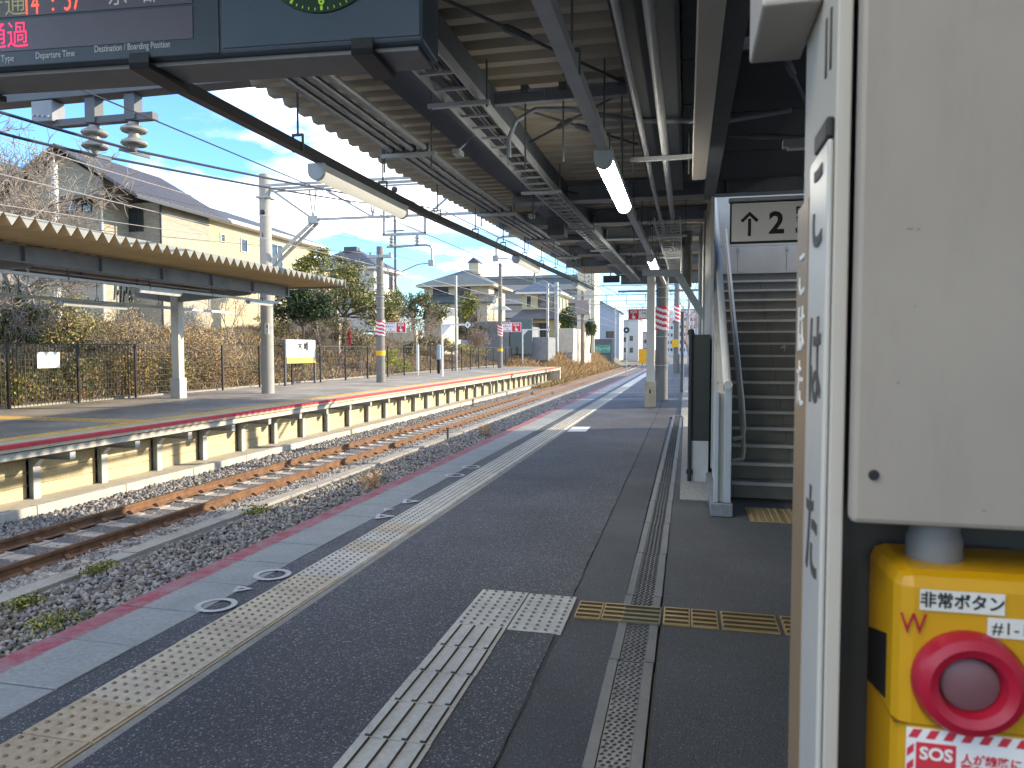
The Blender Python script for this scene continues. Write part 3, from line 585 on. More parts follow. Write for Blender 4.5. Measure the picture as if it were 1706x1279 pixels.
p = round_pole('utility_pole', -14.3, 56.5, 0, 8.2, .2, .14, 'second striped concrete pole farther down the opposite platform'); stripes('stripe_band', (-14.3, 56.5), .21, 2.5, 3.4, p, red_s, white_s); MB().lathe((-14.3, 56.5, 1.3), [(.21, 0), (.21, .22)], 16).build('yellow_band', yellow_s, p)
MB().prism([(-15.2, 56.4, 4.55), (-13.4, 56.4, 4.55), (-13.9, 56.4, 4.85), (-14.7, 56.4, 4.85)], (0, .3, 0)).build('lamp_hood', white_p, p)
q = empty('emergency_sign', (-13.3, 56.5, 3), 'far small red emergency sign on the opposite platform', 'sign'); sos_plate(-14.05, -12.6, 56.4, 3.2, .75, q)
# catenary mast with its number plate
ms = round_pole('catenary_mast', -13.75, 22.35, 0, 7.3, .21, .19, 'tall round concrete mast rising through the opposite canopy', mat('mast_concrete', (.32, .315, .295), .8, .08, 2, grime=.2), 'mast')
MB().box(-13.7, 22.12, 2.0, -13.55, 22.14, 2.35).build('number_plate', white_s, ms); text('8', .16, (-13.62, 22.118, 2.24), FY, ink, ms); text('1', .12, (-13.62, 22.118, 2.08), FY, ink, ms)
# goose-neck posts with diamond stop markers
def goose(x, y, h, L_, label):
    t = empty('stop_marker_post', (x, y, 0), label, 'marker post'); MB().box(x-.045, y-.045, 0, x+.045, y+.045, h).build('post', white_p, t)
    MB().box(x+.045, y-.04, h-.09, x+L_, y+.04, h).build('arm', white_p, t); MB().prism([(x+.045, y-.01, h-.6), (x+.5, y-.01, h-.09), (x+.045, y-.01, h-.09)], (0, .02, 0)).build('gusset', white_p, t)
    c = Vector((x+L_+.2, y-.02, h-.06)); MB().prism([c+Vector((-.25, 0, 0)), c+Vector((0, 0, -.25)), c+Vector((.25, 0, 0)), c+Vector((0, 0, .25))], (0, .03, 0)).build('diamond_plate', ink, t)
    c2 = c+Vector((0, -.004, 0)); MB().prism([c2+Vector((-.2, 0, 0)), c2+Vector((0, 0, -.2)), c2+Vector((.2, 0, 0)), c2+Vector((0, 0, .2))], (0, .003, 0)).build('diamond_face', white_s, t)
    text('6', .2, c+Vector((0, -.006, 0)), FY, ink, t, off=.006)
goose(-12.92, 38.2, 2.85, 1.25, 'white goose-neck post with diamond train stop marker, nearer one'); goose(-14.6, 66, 3.3, 2.2, 'white goose-neck post with diamond stop marker, farther one')
# small blue marker on black post, short white stake, sign at end
t = empty('blue_marker', (-14.6, 42.5, 0), 'short black post topped by a pale blue plate', 'marker'); MB().box(-14.68, 42.45, 0, -14.52, 42.55, .85).build('post', black_p, t); MB().box(-14.72, 42.43, .85, -14.48, 42.57, 1.75).build('blue_plate', mat('pale_blue_plate', (.30, .43, .52), .4, .1), t, bevel=.05)
tag(MB().box(-14.9, 39.5, .3, -14.78, 39.6, 1.75).box(-14.88, 39.53, 0, -14.8, 39.57, .3).build('white_stake', white_p), 'slim white plastic stake in front of the far fence', 'stake')
# ================================================================ near canopy
nc = empty('platform_canopy', (-1, 8, 0), 'tan folded plate canopy on dark steel beams over the near platform', 'canopy')
up = lambda y: .024*max(0, y-8)
m, pts = fold(1.0, 4, 0, dep=.095, flat=.09, top=.04)
me_cache = {}
def roof_piece(x0, x1, y):
    L_ = x1-x0
    if L_ not in me_cache: me_cache[L_] = fold(L_, 4, 0, dep=.095, flat=.09, top=.04)[0].build('roof_panel', roof_tan, nc, local=True)
    else: me_cache[L_] = inst(me_cache[L_], 'roof_panel', None, nc)
    o = me_cache[L_]; o.location = Vector((x0, y, 3.6+up(y)))-wpos(nc); o.rotation_euler = (.024 if y >= 7.9 else 0, 0, 0); return o
for i in range(29):
    y = -4.4+i
    roof_piece(-3.4, 5.2 if y < 9.5 else (.3 if y < 13 else .7), y)
# box girder and longitudinal members
def lbeam(x0, x1, z0, z1, ya, yb, name='girder', m_=beam_m, parent=nc):
    ys2 = [ya]+([8.] if ya < 8 < yb else [])+[yb]
    for a, c in zip(ys2[:-1], ys2[1:]):
        m = MB(); m.add([(x0, a, z0+up(a)), (x1, a, z0+up(a)), (x1, a, z1+up(a)), (x0, a, z1+up(a)), (x0, c, z0+up(c)), (x1, c, z0+up(c)), (x1, c, z1+up(c)), (x0, c, z1+up(c))], [(0, 1, 2, 3), (7, 6, 5, 4), (0, 4, 5, 1), (1, 5, 6, 2), (2, 6, 7, 3), (3, 7, 4, 0)]); m.build(name, m_, parent)
lbeam(-2.2, -1.72, 3.47, 3.595, -4, 24.3, m_=girder_d)
lbeam(-1.66, -1.52, 3.38, 3.59, -4, 24.3, m_=girder_d)
lbeam(-.44, -.06, 3.38, 3.59, -4, 9.2, m_=navy)
lbeam(.18, .30, 3.25, 3.59, -4, 9.2, m_=dsteel)
# dark soffit boards right of the duct
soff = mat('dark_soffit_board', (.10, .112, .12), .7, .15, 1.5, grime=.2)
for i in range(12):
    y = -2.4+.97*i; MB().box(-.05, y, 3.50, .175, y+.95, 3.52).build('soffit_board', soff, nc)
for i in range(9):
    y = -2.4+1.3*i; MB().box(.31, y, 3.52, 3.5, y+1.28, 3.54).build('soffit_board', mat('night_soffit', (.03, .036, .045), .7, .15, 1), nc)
for y, z0, z1, xa, xb in ((5.75, 3.42, 3.52, -1.5, -.45), (9.6, 3.36, 3.58, -2.25, 3.4), (11.8, 3.38, 3.58, -3.0, .28), (13.8, 3.37, 3.58, -3.0, .28), (16.5, 3.38, 3.58, -3.0, .68), (19.3, 3.36, 3.58, -3.1, .68), (24.25, 3.2, 3.58, -2.1, .68)):
    u = up(y); w = .22 if z1-z0 > .15 else .07
    q = MB().box(xa, y-w/2, z1-.014+u, xb, y+w/2, z1+u).box(xa, y-w/2, z0+u, xb, y+w/2, z0+.014+u).box(xa, y-.01, z0+.014+u, xb, y+.01, z1-.014+u)
    x = xa+.4
    while x < xb: q.box(x, y-w/2+.002, z0+.014+u, x+.01, y+w/2-.002, z1-.014+u); x += 1.15
    q.build('cross_beam', beam_m, nc)
MB().box(-2.2, 24.32, 2.95+up(24), .68, 24.4, 3.02+up(24)).build('end_rail', pale_steel, nc)
# brace rods with turnbuckles
for a, c in (((-1.5, 3.9, 3.5), (-.45, 5.65, 3.47)), ((-.5, 7.4, 3.5), (-1.5, 5.9, 3.5)), ((-1.5, 7.1, 3.5), (-.5, 5.9, 3.5)), ((-1.5, 9.4, 3.5), (-.3, 11.4, 3.55)), ((-.3, 9.4, 3.5), (-1.5, 11.4, 3.55)), ((-1.5, 13.8, 3.6), (-.2, 16.3, 3.65)), ((.2, 13.8, 3.6), (-1.5, 16.3, 3.65)), ((-1.5, 16.8, 3.68), (.3, 19.1, 3.73)), ((.32, 4.0, 3.3), (1.05, 6.6, 3.28)), ((.32, 6.6, 3.3), (1.05, 6.6, 3.25))):
    a, c = Vector(a), Vector(c); r_ = MB().tube([a, c], .011, 6).build('brace_rod', dsteel, nc)
    k = a.lerp(c, .42); d = (c-a).normalized(); MB().tube([k-d*.14, k-d*.1, k+d*.1, k+d*.14], [.012, .026, .026, .012], 6).build('turnbuckle', dsteel, r_)
# beam clamps and tall dropper rods
for x, y, z in ((-1.25, 5.75, 2.9), (-.95, 5.75, 2.95), (-.5, 5.75, 3.0), (-1.9, 9.2, 3.1), (-.95, 13.6, 3.0), (-.5, 13.6, 3.05), (-1.2, 16.5, 3.1), (-.1, 16.5, 3.1), (-1.0, 19.3, 3.2), (-.4, 19.3, 3.2), (-2.9, 19.3, 3.1)):
    q = MB().bar((x, y, z+up(y)), (x, y, 3.56+up(y)), .012); q.box(x-.03, y-.045, 3.5+up(y), x+.03, y+.045, 3.55+up(y)); q.build('dropper_rod', dsteel, nc)
# curved arch conduit
tag(MB().tube([(-1.42, 5.9, 3.05), (-1.42, 5.9, 3.2), (-1.36, 5.9, 3.34), (-1.2, 5.9, 3.42), (-.95, 5.95, 3.42), (-.4, 6.2, 3.36), (.3, 6.3, 3.34), (.8, 6.4, 3.42)], .02, 8).build('arched_conduit', beam_m), 'dark arched conduit bending across the canopy near the lit tube', 'conduit')
# columns
def near_column(x, y, top, label):
    t = empty('canopy_column', (x, y, 0), label, 'column'); MB().box(x-.1, y-.1, 0, x+.1, y+.1, top).build('shaft', cream_steel, t, bevel=.012)
    MB().box(x-.135, y-.135, 0, x+.135, y+.135, .66).build('base_cover', mat('worn_base_cover', (.40, .33, .25), .6, .25, 4, grime=.5), t, bevel=.008); MB().box(x-.02, y-.139, .36, x+.02, y-.135, .46).build('slot', ink, t)
    MB().box(x-.16, y-.16, top-.05, x+.16, y+.16, top).build('head_plate', dsteel, t)
near_column(-.9, 19.3, 3.4, 'cream steel canopy column with boxed base standing beside the drain line')
near_column(1.6, 15.9, 3.4, 'cream column at the corner of the stair enclosure') if False else None
# light rails and tube lights
light_rail(-2.9, -2, 23.5, 3.0, 'long black light rail along the outer canopy edge', mat('black_channel', (.035, .036, .04), .5, .2, 3), .07, .07, 1.62, 3.6, .024)
light_rail(-.6, -3, 20.5, 2.93, 'grey light rail running down the middle of the platform', pale_steel, .075, .07, 1.55, 3.6, .024)
for x, z, ys2, lbs in ((-2.9, 2.86, (5.45, 12.55, 19.6), ('large tube light hanging from the black outer rail above the track', 'second tube light along the black outer rail', 'third and farthest tube light on the black outer rail')), (-.6, 2.81, (5.4, 12.5, -1.7), ('brightly lit tube light on the grey middle rail, nearest in view', 'smaller lit tube light farther along the grey middle rail', 'unseen fill tube light added on the middle rail, camera side of the departure board'))):  # last middle-rail tube is out of view, added as fill light
    for y, lb in zip(ys2, lbs):
        t = tube_light('tube_light', x, y, z+up(y+.9), 1.85, lb, .13, .12, dm=tube_dim if x < -2 else tube_on)
# pipes
def pipe(x, z, ya, yb, r, label, m_=pale_steel):
    ys2 = [ya]+([8.] if ya < 8 < yb else [])+[yb]; tag(MB().tube([(x, y, z+up(y)) for y in ys2], r, 10).build('conduit_pipe', m_, smooth=True), label, 'conduit')
for x, r, lb in ((-2.63, .03, 'outermost of four grey conduits running under the canopy edge'), (-2.53, .024, 'second grey conduit from the canopy edge'), (-2.43, .028, 'third grey conduit from the canopy edge'), (-2.31, .03, 'innermost of the four conduits beside the box girder')): pipe(x, 3.3, -2, 16.4 if x < -2.4 else 13.5, r, lb, steel)
pipe(-.36, 3.2, -1, 12, .022, 'thinner of two pale pipes above the platform walkway'); pipe(-.2, 3.2, -1, 10.5, .032, 'thicker of two pale pipes above the platform walkway')
for y in (3.2, 6.35, 9.6, 12.6, 15.6):
    u = up(y); lb = {3.2: 'pipe support channel just beyond the departure board', 6.35: 'pipe support channel above the large outer tube light', 9.6: 'pipe support channel left of the first cross beam', 12.6: 'fourth pipe support channel from the camera', 15.6: 'farthest pipe support channel under the canopy'}[y]
    t = empty('pipe_support', (-2.5, y, 3.25+u), lb, 'pipe support'); MB().box(-2.72, y-.02, 3.225+u, -2.2, y+.02, 3.262+u).build('channel', pale_steel, t)
    for x in (-2.69, -2.24): MB().bar((x, y, 3.1+u), (x, y, 3.55+u), .012).build('rod', dsteel, t)
    for x in (-2.63, -2.53, -2.43, -2.31): MB().box(x-.04, y-.012, 3.27+u, x+.04, y+.012, 3.34+u).build('clamp', dsteel, t)
t = empty('pipe_support', (-.28, 6.6, 3.15), 'pipe support channel under the two pale pipes', 'pipe support'); MB().box(-.5, 6.58, 3.13, .12, 6.62, 3.165).build('channel', pale_steel, t)
for x in (-.47, .0): MB().bar((x, 6.6, 3.0), (x, 6.6, 3.4), .012).build('rod', dsteel, t)
# cable ladders
cab_m = [mat('cable_black', (.015, .015, .017), .5), mat('cable_grey', (.16, .16, .165), .5)]
def ladder(x0, x1, z, ya, yb, label, step=.3, cables=9):
    t = empty('cable_ladder', ((x0+x1)/2, ya, z), label, 'cable ladder'); ys2 = [ya]+([8.] if ya < 8 < yb else [])+[yb]
    for x in (x0, x1):
        for a, c in zip(ys2[:-1], ys2[1:]): MB().bar((x, a, z+.04+up(a)), (x, c, z+.04+up(c)), .014, .08).build('side_rail', pale_steel, t)
    r0 = MB().box(x0-((x0+x1)/2), -.013, 0, x1-((x0+x1)/2), .013, .016).build('rung', pale_steel, t, local=True); y = ya+.1; k = 0
    while y < yb:
        if k == 0: r0.location = Vector(((x0+x1)/2, y, z+.012+up(y)))-wpos(t)
        else: inst(r0, 'rung', ((x0+x1)/2, y, z+.012+up(y)), t)
        y += step; k += 1
    for i in range(cables):
        x = x0+(x1-x0)*(.42+.55*i/cables); q = []; y = ya
        while y < yb-.3: q.append((x+random.uniform(-.012, .012), y, z+.045+random.uniform(0, .012)+up(y))); y += .45
        MB().tube(q, .009, 5).build('cable', cab_m[i % 2], t)
    y = ya+1.2
    while y < yb:
        MB().box(x0-.12, y-.02, z-.035+up(y), x1+.09, y+.02, z-.005+up(y)).build('support_channel', pale_steel, t)
        for x in (x0-.1, x1+.07): MB().bar((x, y, z-.05+up(y)), (x, y, 3.55+up(y)), .012).build('rod', dsteel, t)
        y += 3.1
    return t
ladder(-1.72, -1.47, 3.27, 3.95, 24, 'long cable ladder full of cables under the dark girder')
ladder(-.42, -.10, 3.05, 9.6, 17, 'shorter cable ladder beside the stair enclosure', .3, 3)
tag(MB().box(-2.05, 11.0, 3.2, -1.8, 11.35, 3.48).box(-1.95, 10.9, 3.3, -1.9, 11.0, 3.34).build('hanging_box', dsteel), 'dark equipment box hanging beside the cable ladder', 'box')
for x, y, lb in ((-2.0, 6.6, 'small white security camera under the box girder, nearer one'), (-2.0, 9.9, 'small white security camera under the box girder, farther one')):
    t = empty('security_camera', (x, y, 3.3), lb, 'camera'); MB().box(x-.09, y-.14, 3.26, x-.01, y, 3.31).build('housing', pale_steel, t, bevel=.01); MB().bar((x-.05, y-.05, 3.31), (x+.06, y+.05, 3.46), .018).build('arm', pale_steel, t)
t = empty('hanging_monitor', (-2.5, 25, 3.7), 'black monitor box hanging at the far end of the canopy', 'monitor'); MB().box(-2.75, 24.9, 3.72, -2.2, 25.05, 3.95).build('case', black_p, t, bevel=.01); MB().bar((-2.5, 24.98, 3.95), (-2.5, 24.98, 4.1), .04).build('stem', dsteel, t)
# beige duct
tag(MB().box(.03, -1.5, 2.98, .15, 6.75, 3.2).build('beige_duct', mat('beige_duct', (.42, .385, .335), .6, .06, 2, grime=.12), bevel=.006), 'beige square duct running overhead and ending above the walkway', 'duct')
tag(MB().box(.2, 4.8, 3.36, .9, 4.9, 3.4).build('slim_batten', pale_steel), 'slim grey batten under the dark soffit right of the duct', 'batten')
# ================================================================ departure board
BA = .0775
db = empty('departure_board', (-.676, 1.85, 2.3), 'dark hanging departure board with red dot-matrix text and green clock', 'departure board')
db.rotation_euler = (0, 0, BA)
# local frame: x to the left is negative, face at y=0 looking to -y, z up from the lower edge
board_m = mat('board_dark_blue', (.075, .098, .13), .35, .12, 2, grime=.15); under_m = mat('board_underside', (.22, .22, .225), .5, .15, 3, grime=.25); screen_m = mat('led_screen_grey', (.13, .122, .15), .3, .08, 3)
def lb_(mb, name, m, bevel=0, parent=db):
    o = mb.build(name, m, None, bevel=bevel); o.parent = parent; return o
lb_(MB().box(-2.6, 0, 0, 0, .17, .46), 'case', board_m, .008)
lb_(MB().box(-2.59, .03, -.012, -.02, .165, -.001), 'underside_panel', under_m)
lb_(MB().box(-2.595, -.006, .0, -.566, -.0005, .45), 'display_frame', mat('frame_dark', (.06, .08, .10), .35, .1, 3), .003)
for z0, z1 in ((.042, .128), (.136, .222), (.23, .32)): lb_(MB().box(-2.58, -.0085, z0, -.64, -.0065, z1), 'led_row', screen_m)
lb_(MB().box(-.556, -.004, .012, -.006, -.0005, .45), 'clock_panel', mat('clock_panel', (.085, .115, .15), .3, .1, 2), .003)
for x in (-2.05, -1.42, -.80, -.16):
    lb_(MB().box(x-.03, -.012, -.03, x+.03, .18, -.013).box(x-.03, -.012, -.03, x+.03, -.009, .012), 'clamp', black_p, .004); 
for x in (-2.2, -.35): lb_(MB().box(x-.03, .06, .46, x+.03, .12, 1.3), 'hanger_post', dsteel)
led_r = mat('led_red', (.3, .01, .01), .5, .05, 5, emit=(1, .10, .06), es=.42); led_p = mat('led_crimson', (.3, .01, .05), .5, .05, 5, emit=(1, .04, .16), es=.36); led_o = mat('led_dim_amber', (.25, .23, .12), .5, .05, 5, emit=(.5, .5, .22), es=.08); led_w = mat('led_dim_grey', (.4, .4, .4), .5, .05, 5, emit=(.6, .6, .6), es=.06)
prt = mat('board_white_print', (.62, .65, .66), .5, .05, 5)
def bt_(s, size, x, z, m, ax='LEFT', sx=1., off=0., y=-.0095):
    o = text(s, size, (0, 0, 0), FY, m, None, ax=ax, sx=sx, off=off); o.parent = db; o.location = (x, y, z); return o
bt_('Type', .026, -1.19, .022, prt, 'RIGHT', .8, y=-.007); bt_('Departure Time', .026, -1.122, .024, prt, sx=.72, y=-.007); bt_('Destination / Boarding Position', .026, -.938, .031, prt, sx=.70, y=-.007)
def dotted(s, size, x, z, m, sx=1.):      # text set in separate dots like a dot matrix
    return bt_(s, size, x, z, m, sx=sx, off=-.0006)
dotted('普通', .078, -1.285, .168, led_o, .9); dotted('14', .088, -1.157, .165, led_r, .62); dotted(':', .07, -1.068, .165, led_r); dotted('57', .088, -1.028, .168, led_r, .62); dotted('京  都', .078, -.892, .175, led_w, .82)
dotted('通過', .078, -1.28, .080, led_p, .9)
# clock dial, its lower arc inside the panel
gl = mat('clock_green_print', (.20, .34, .04), .5, .05, 5, emit=(.35, .6, .05), es=.10); dial = mat('clock_dial', (.02, .05, .03), .35, .1, 3)
lb_(MB().lathe((-.27, -.0045, .262), [(.178, 0), (.178, .006)], 40, (0, -1, 0)), 'clock_dial', dial)
cz = .262
for h in range(1, 13):
    a = 2*math.pi*h/12; bt_(str(h), .036, -.27+.147*math.sin(a), cz+.147*math.cos(a), gl, 'CENTER', off=.0008, y=-.0125)
q = MB()
for k in range(60):
    a = 2*math.pi*k/60; l = .006 if k % 5 else .011; w = .002 if k % 5 else .006
    p_ = lambda r: Vector((-.27+r*math.sin(a), -.0115, cz+r*math.cos(a))); q.bar(p_(.172-l), p_(.172), w, .002, (0, -1, 0))
lb_(q, 'minute_marks', gl)
hnd = MB(); 
for a, l, w in ((R(-88+0), .10, .010), (R(228), .165, .006)): hnd.bar((-.27, -.0135, cz), (-.27+l*math.sin(a), -.0135, cz+l*math.cos(a)), w, .002, (0, -1, 0))
lb_(hnd, 'clock_hands', white_s)
# ================================================================ foreground steel pillar
pl_m = mat('pillar_cream_paint', (.45, .415, .36), .55, .05, 3, grime=.12); pl_d = mat('pillar_web_grey', (.07, .066, .06), .6, .12, 4, grime=.2)
pi = empty('steel_pillar', (.2, .68, 0), 'cream steel pillar with number 11 close to the camera at right', 'pillar')
MB().box(.1065, .60, 0, .1175, .752, 4.0).build('flange', pl_m, pi, bevel=.0015)
MB().box(.30, .60, 0, .311, .752, 4.0).build('flange', pl_m, pi, bevel=.0015)
MB().box(.1178, .672, 0, .2997, .682, 4.0).build('web', pl_d, pi)
cp_ = MB().box(.1195, .582, 1.3715, .52, .5985, 2.6).build('cover_plate', mat('cover_plate_beige', (.315, .275, .235), .5, .07, 5, grime=.25), pi, bevel=.004)
MB().lathe((.134, .5815, 1.408), [(.004, 0), (.003, .002)], 10, (0, -1, 0)).build('screw', ink, cp_)
for sx_, sz_, l_ in ((.152, 1.585, .004), (.1585, 1.5845, .002), (.158, 1.53, .0012), (.148, 1.475, .0016), (.205, 1.385, .003)): MB().box(sx_, .5817, sz_, sx_+l_, .58205, sz_+random.uniform(.0007, .0013)).build('scuff', mat('scuff_mark', (.17, .15, .13), .7, .3, 60), cp_)
MB().box(.058, .66, 1.785, .1064, .79, 2.1).build('top_bracket', pl_m, pi, bevel=.003)
num = mat('stencil_dark', (.06, .055, .05), .6, .1, 8)
text('11', .066, (.1060, .634, 1.737), FXN, num, pi, sx=.6, off=.0006)
# name strip on the pillar's side
ns_ = empty('pillar_name_strip', (.103, .67, 1.2), 'narrow white and brown name strip fixed to the side of the pillar', 'name strip')
MB().box(.1015, .602, .70, .106, .684, 1.658).build('white_strip', mat('strip_white', (.50, .475, .43), .35, .03, 6), ns_, bevel=.002)
MB().box(.1010, .6845, .70, .106, .750, 1.632).build('brown_strip', mat('strip_brown', (.26, .17, .09), .4, .2, 3, spec=.5), ns_, bevel=.002)
MB().box(.1005, .603, 1.659, .1064, .660, 1.675).build('top_clip', black_p, ns_, bevel=.002)
for ch, z in (('こ', 1.610), ('は', 1.485), ('た', 1.345)): text(ch, .085, (.1012, .640, z), FXN, num, ns_, sx=.72, off=.0008)
for ch, z in (('こ', 1.565), ('は', 1.515), ('た', 1.465)): text(ch, .05, (.1007, .715, z), FXN, white_s, ns_, sx=.8)
# emergency button box
eb = empty('emergency_button_box', (.195, .58, 1.1), 'yellow emergency button box with big red ring button', 'button box')
yel = mat('box_yellow', (.52, .27, .004), .35, .05, 8, spec=.5)
MB().box(.150, .575, 1.06, .272, .668, 1.340).build('case', yel, eb, bevel=.011)
MB().box(.1496, .5746, 1.2285, .2724, .66, 1.2292).build('lid_seam', mat('seam_brown', (.16, .08, .005), .6), eb)
MB().prism([(.1494, .60, 1.285), (.1494, .60, 1.235), (.1494, .655, 1.225), (.1494, .655, 1.27)], (.0006, 0, 0)).build('black_patch', ink, eb)
red_b = mat('button_red', (.36, .008, .028), .3, .06, 8, spec=.5); btn = mat('button_dark_pink', (.16, .075, .085), .35, .1, 8)
bx_, bz_ = .1965, 1.2640
MB().lathe((bx_, .5745, bz_), [(.037, 0), (.037, .006), (.034, .012), (.028, .0145), (.022, .012), (.0195, .006), (.019, .0)], 40, (0, -1, 0)).build('red_ring', red_b, eb, smooth=True)
MB().lathe((bx_, .5740, bz_), [(.0188, .0), (.0188, .005), (.016, .007)], 32, (0, -1, 0)).build('push_button', btn, eb, smooth=True)
def decal(x0, x1, z0, z1, m, name='label_sticker', y=.5735): return MB().box(x0, y, z0, x1, y+.0009, z1).build(name, m, eb)
lab = mat('label_white', (.62, .61, .57), .5, .04, 8)
decal(.1645, .2185, 1.3135, 1.3285, lab); text('非常ボタン', .0118, (.1915, .5732, 1.3205), FY, ink, eb, sx=.92, off=.0003, ext=.0001)
decal(.208, .242, 1.2975, 1.3115, lab); text('#1-1', .0125, (.2105, .5732, 1.3040), FY, ink, eb, ax='LEFT', ext=.0001)
text('W', .0215, (.1605, .5733, 1.3025), FY, red_b, eb, sx=.8, ext=.0001)
decal(.158, .262, 1.09, 1.2265, white_s, y=.5742)
q = MB()
for i in range(9):
    a = .159+i*.0115; q.add([(a, .5738, 1.2195), (a+.006, .5738, 1.2195), (a+.0095, .5738, 1.2260), (a+.0035, .5738, 1.2260)], [(0, 1, 2, 3)])
for i in range(8):
    z = 1.205-i*.0115; q.add([(.1585, .5738, z), (.1585, .5738, z+.006), (.1630, .5738, z+.0105), (.1630, .5738, z+.0045)], [(0, 1, 2, 3)])
q.build('hatch_print', red_s, eb)
decal(.1645, .1905, 1.17, 1.2165, red_s, 'red_square', .5736); text('SOS', .0125, (.1775, .5731, 1.2085), FY, white_s, eb, off=.0004, ext=.0001); hand_icon(.1772, .5731, 1.188, .03, white_s, eb)
text('人が線路に\n落ちた', .0078, (.1935, .5734, 1.2035), FY, red_s, eb, ax='LEFT', ext=.0001, off=.0002)
text('時は…', .0078, (.1935, .5734, 1.183), FY, ink, eb, ax='LEFT', ext=.0001)
cs = empty('conduit_socket', (.186, .63, 1.34), 'grey conduit socket entering the top of the yellow box', 'conduit'); MB().lathe((.187, .622, 1.334), [(.0195, 0), (.0195, .022), (.0175, .026), (.0165, .2)], 24).build('socket', mat('grey_pvc', (.165, .16, .15), .45, .06, 6), cs, smooth=True)
# ================================================================ stairs
stp = empty('platform_stairs', (1.4, 7.7, 0), 'dark stairs with pale nosings climbing to the footbridge', 'stairs')
rs_m = mat('stair_riser', (.17, .158, .135), .7, .14, 4, grime=.3); td_m = mat('stair_tread', (.26, .25, .23), .75, .15, 5, grime=.3); ns_m = mat('stair_nosing', (.45, .43, .38), .6, .12, 6)
SX0, SX1, SY, RI, TR = .45, 2.9, 7.72, .158, .265
for k in range(17):
    z = RI*k; y = SY+TR*k; s_ = MB().box(SX0, y+.018, z-.02 if k else 0, SX1, y+TR+.03, z+RI-.02).build('step', rs_m, stp)
    MB().box(SX0, y-.012, z+RI-.0195, SX1, y+TR+.005, z+RI).build('tread', td_m, s_)
    MB().box(SX0+.01, y-.016, z+RI-.026, SX1, y+.035, z+RI+.003).build('nosing', ns_m, s_)
    for x in (SX0+.62, SX0+1.24, SX0+1.86): MB().box(x-.002, y+.0165, z+.004, x+.002, y+.0185, z+RI-.03).build('joint', black_p, s_)
ar = mat('arrow_pale', (.42, .42, .40), .6, .05)
text('↑', .13, (1.23, SY+TR*9+.012, RI*9+.075), FY, ar, stp, name='arrow_mark', off=.004)
# wall at the head of the stairs made of panels
hw = empty('stair_head_wall', (1.4, 12.4, 2.7), 'pale panelled wall facing the head of the stairs', 'wall')
pw = mat('head_wall_panel', (.48, .44, .37), .55, .06, 2, grime=.12)
for i, x in enumerate((.32, .78, 1.52, 2.26)):
    x1_ = (.775, 1.515, 2.255, 3.0)[i]
    MB().box(x, 12.4, 2.72, x1_-.006, 12.44, 3.13).build('wall_panel', pw, hw, bevel=.004); MB().box(x, 12.4, 3.137, x1_-.006, 12.44, 3.36).build('wall_panel', pw, hw, bevel=.004)
    for z in (3.08, 3.31): MB().box(x-.02, 12.37, z-.03, x+.02, 12.399, z+.03).build('fixing', steel, hw)
# stair enclosure: side walls and upper storey
en = empty('stair_enclosure', (.5, 12, 0), 'grey panelled enclosure wall along the outer side of the stairs', 'building')
ew = mat('enclosure_panel', (.38, .39, .38), .6, .08, 2, grime=.25); ew2 = mat('enclosure_pale', (.42, .40, .355), .6, .08, 2, grime=.2)
for i in range(5):
    y = 9.0+1.12*i
    MB().box(.262, y, 0.002 if y > 13 else max(0.002, (y-9.6)*.0), .30, y+1.11, 1.15+.0).build('side_panel', ew, en, bevel=.003); MB().box(.262, y, 1.158, .30, y+1.11, 2.35).build('side_panel', ew, en, bevel=.003); MB().box(.262, y, 2.358, .30, y+1.11, 3.55).build('side_panel', ew2 if i < 2 else ew, en, bevel=.003)
MB().box(.31, 13.2, 0, 3.6, 14.7, 3.2).build('rear_block', ew, en)
MB().box(4.6, -6, 0, 5.2, 13.2, 5.6).build('sun_block_wall', white_p, en)  # out of view, extended and raised to keep sun off, pale for bounce
MB().box(.31, 13.21, 3.2, 4.6, 13.6, 5.4).build('upper_wall', ew2, en)
MB().box(.235, 11.7, 0, .262, 11.95, 3.6).build('downpipe_box', ew2, en); MB().tube([(.2, 12.3, 3.5), (.2, 12.3, 0)], .03, 8).build('downpipe', pale_steel, en)
st_ = tag(MB().bar((-.14, 12.0, 2.66), (.27, 12.0, 1.98), .09, .11).bar((-.7, 12.0, 2.72), (-.12, 12.0, 2.69), .09, .1).build('diagonal_strut', pale_steel), 'diagonal pale strut bracing the stair enclosure', 'strut')
tag(MB().tube([(-.02, 12.4, 2.5), (-.02, 12.4, 3.4)], .09, 12).build('hanging_canister', mat('canister_grey', (.16, .155, .15), .6), smooth=True), 'dark hanging canister under the canopy by the strut', 'canister')
# balustrade on the left of the stairs
ba = empty('stair_balustrade', (.33, 6.9, 0), 'pale sloped balustrade panel with end post at the foot of the stairs', 'balustrade')
MB().box(.225, 6.80, 0, .415, 9.0, .115).build('plinth', conc_d, ba, bevel=.006)
MB().prism([(.29, 6.88, .12), (.29, 9.4, .12), (.29, 12.2, 1.5), (.29, 12.2, 4.05), (.29, 7.2, 1.1), (.29, 6.88, 1.1)], (.055, 0, 0)).build('panel', ew2, ba)
MB().box(.335, 6.84, .118, .40, 6.91, 1.16).build('end_post', pale_steel, ba, bevel=.006); MB().box(.25, 6.84, .118, .29, 6.9, 1.12).build('end_post', pale_steel, ba, bevel=.005)
MB().tube([(.365, 6.82, 1.18), (.365, 7.05, 1.2), (.365, 9.7, 2.78), (.365, 12, 4.15)], .038, 10).build('top_rail', mat('top_rail_pale', (.56, .56, .52), .4, .06), ba, smooth=True)
for k in range(8):
    y = 7.3+.62*k; MB().box(.275, y, .16+.0, .2895, y+.03, 1.05+.596*(y-7.05)).build('mullion', pale_steel, ba)
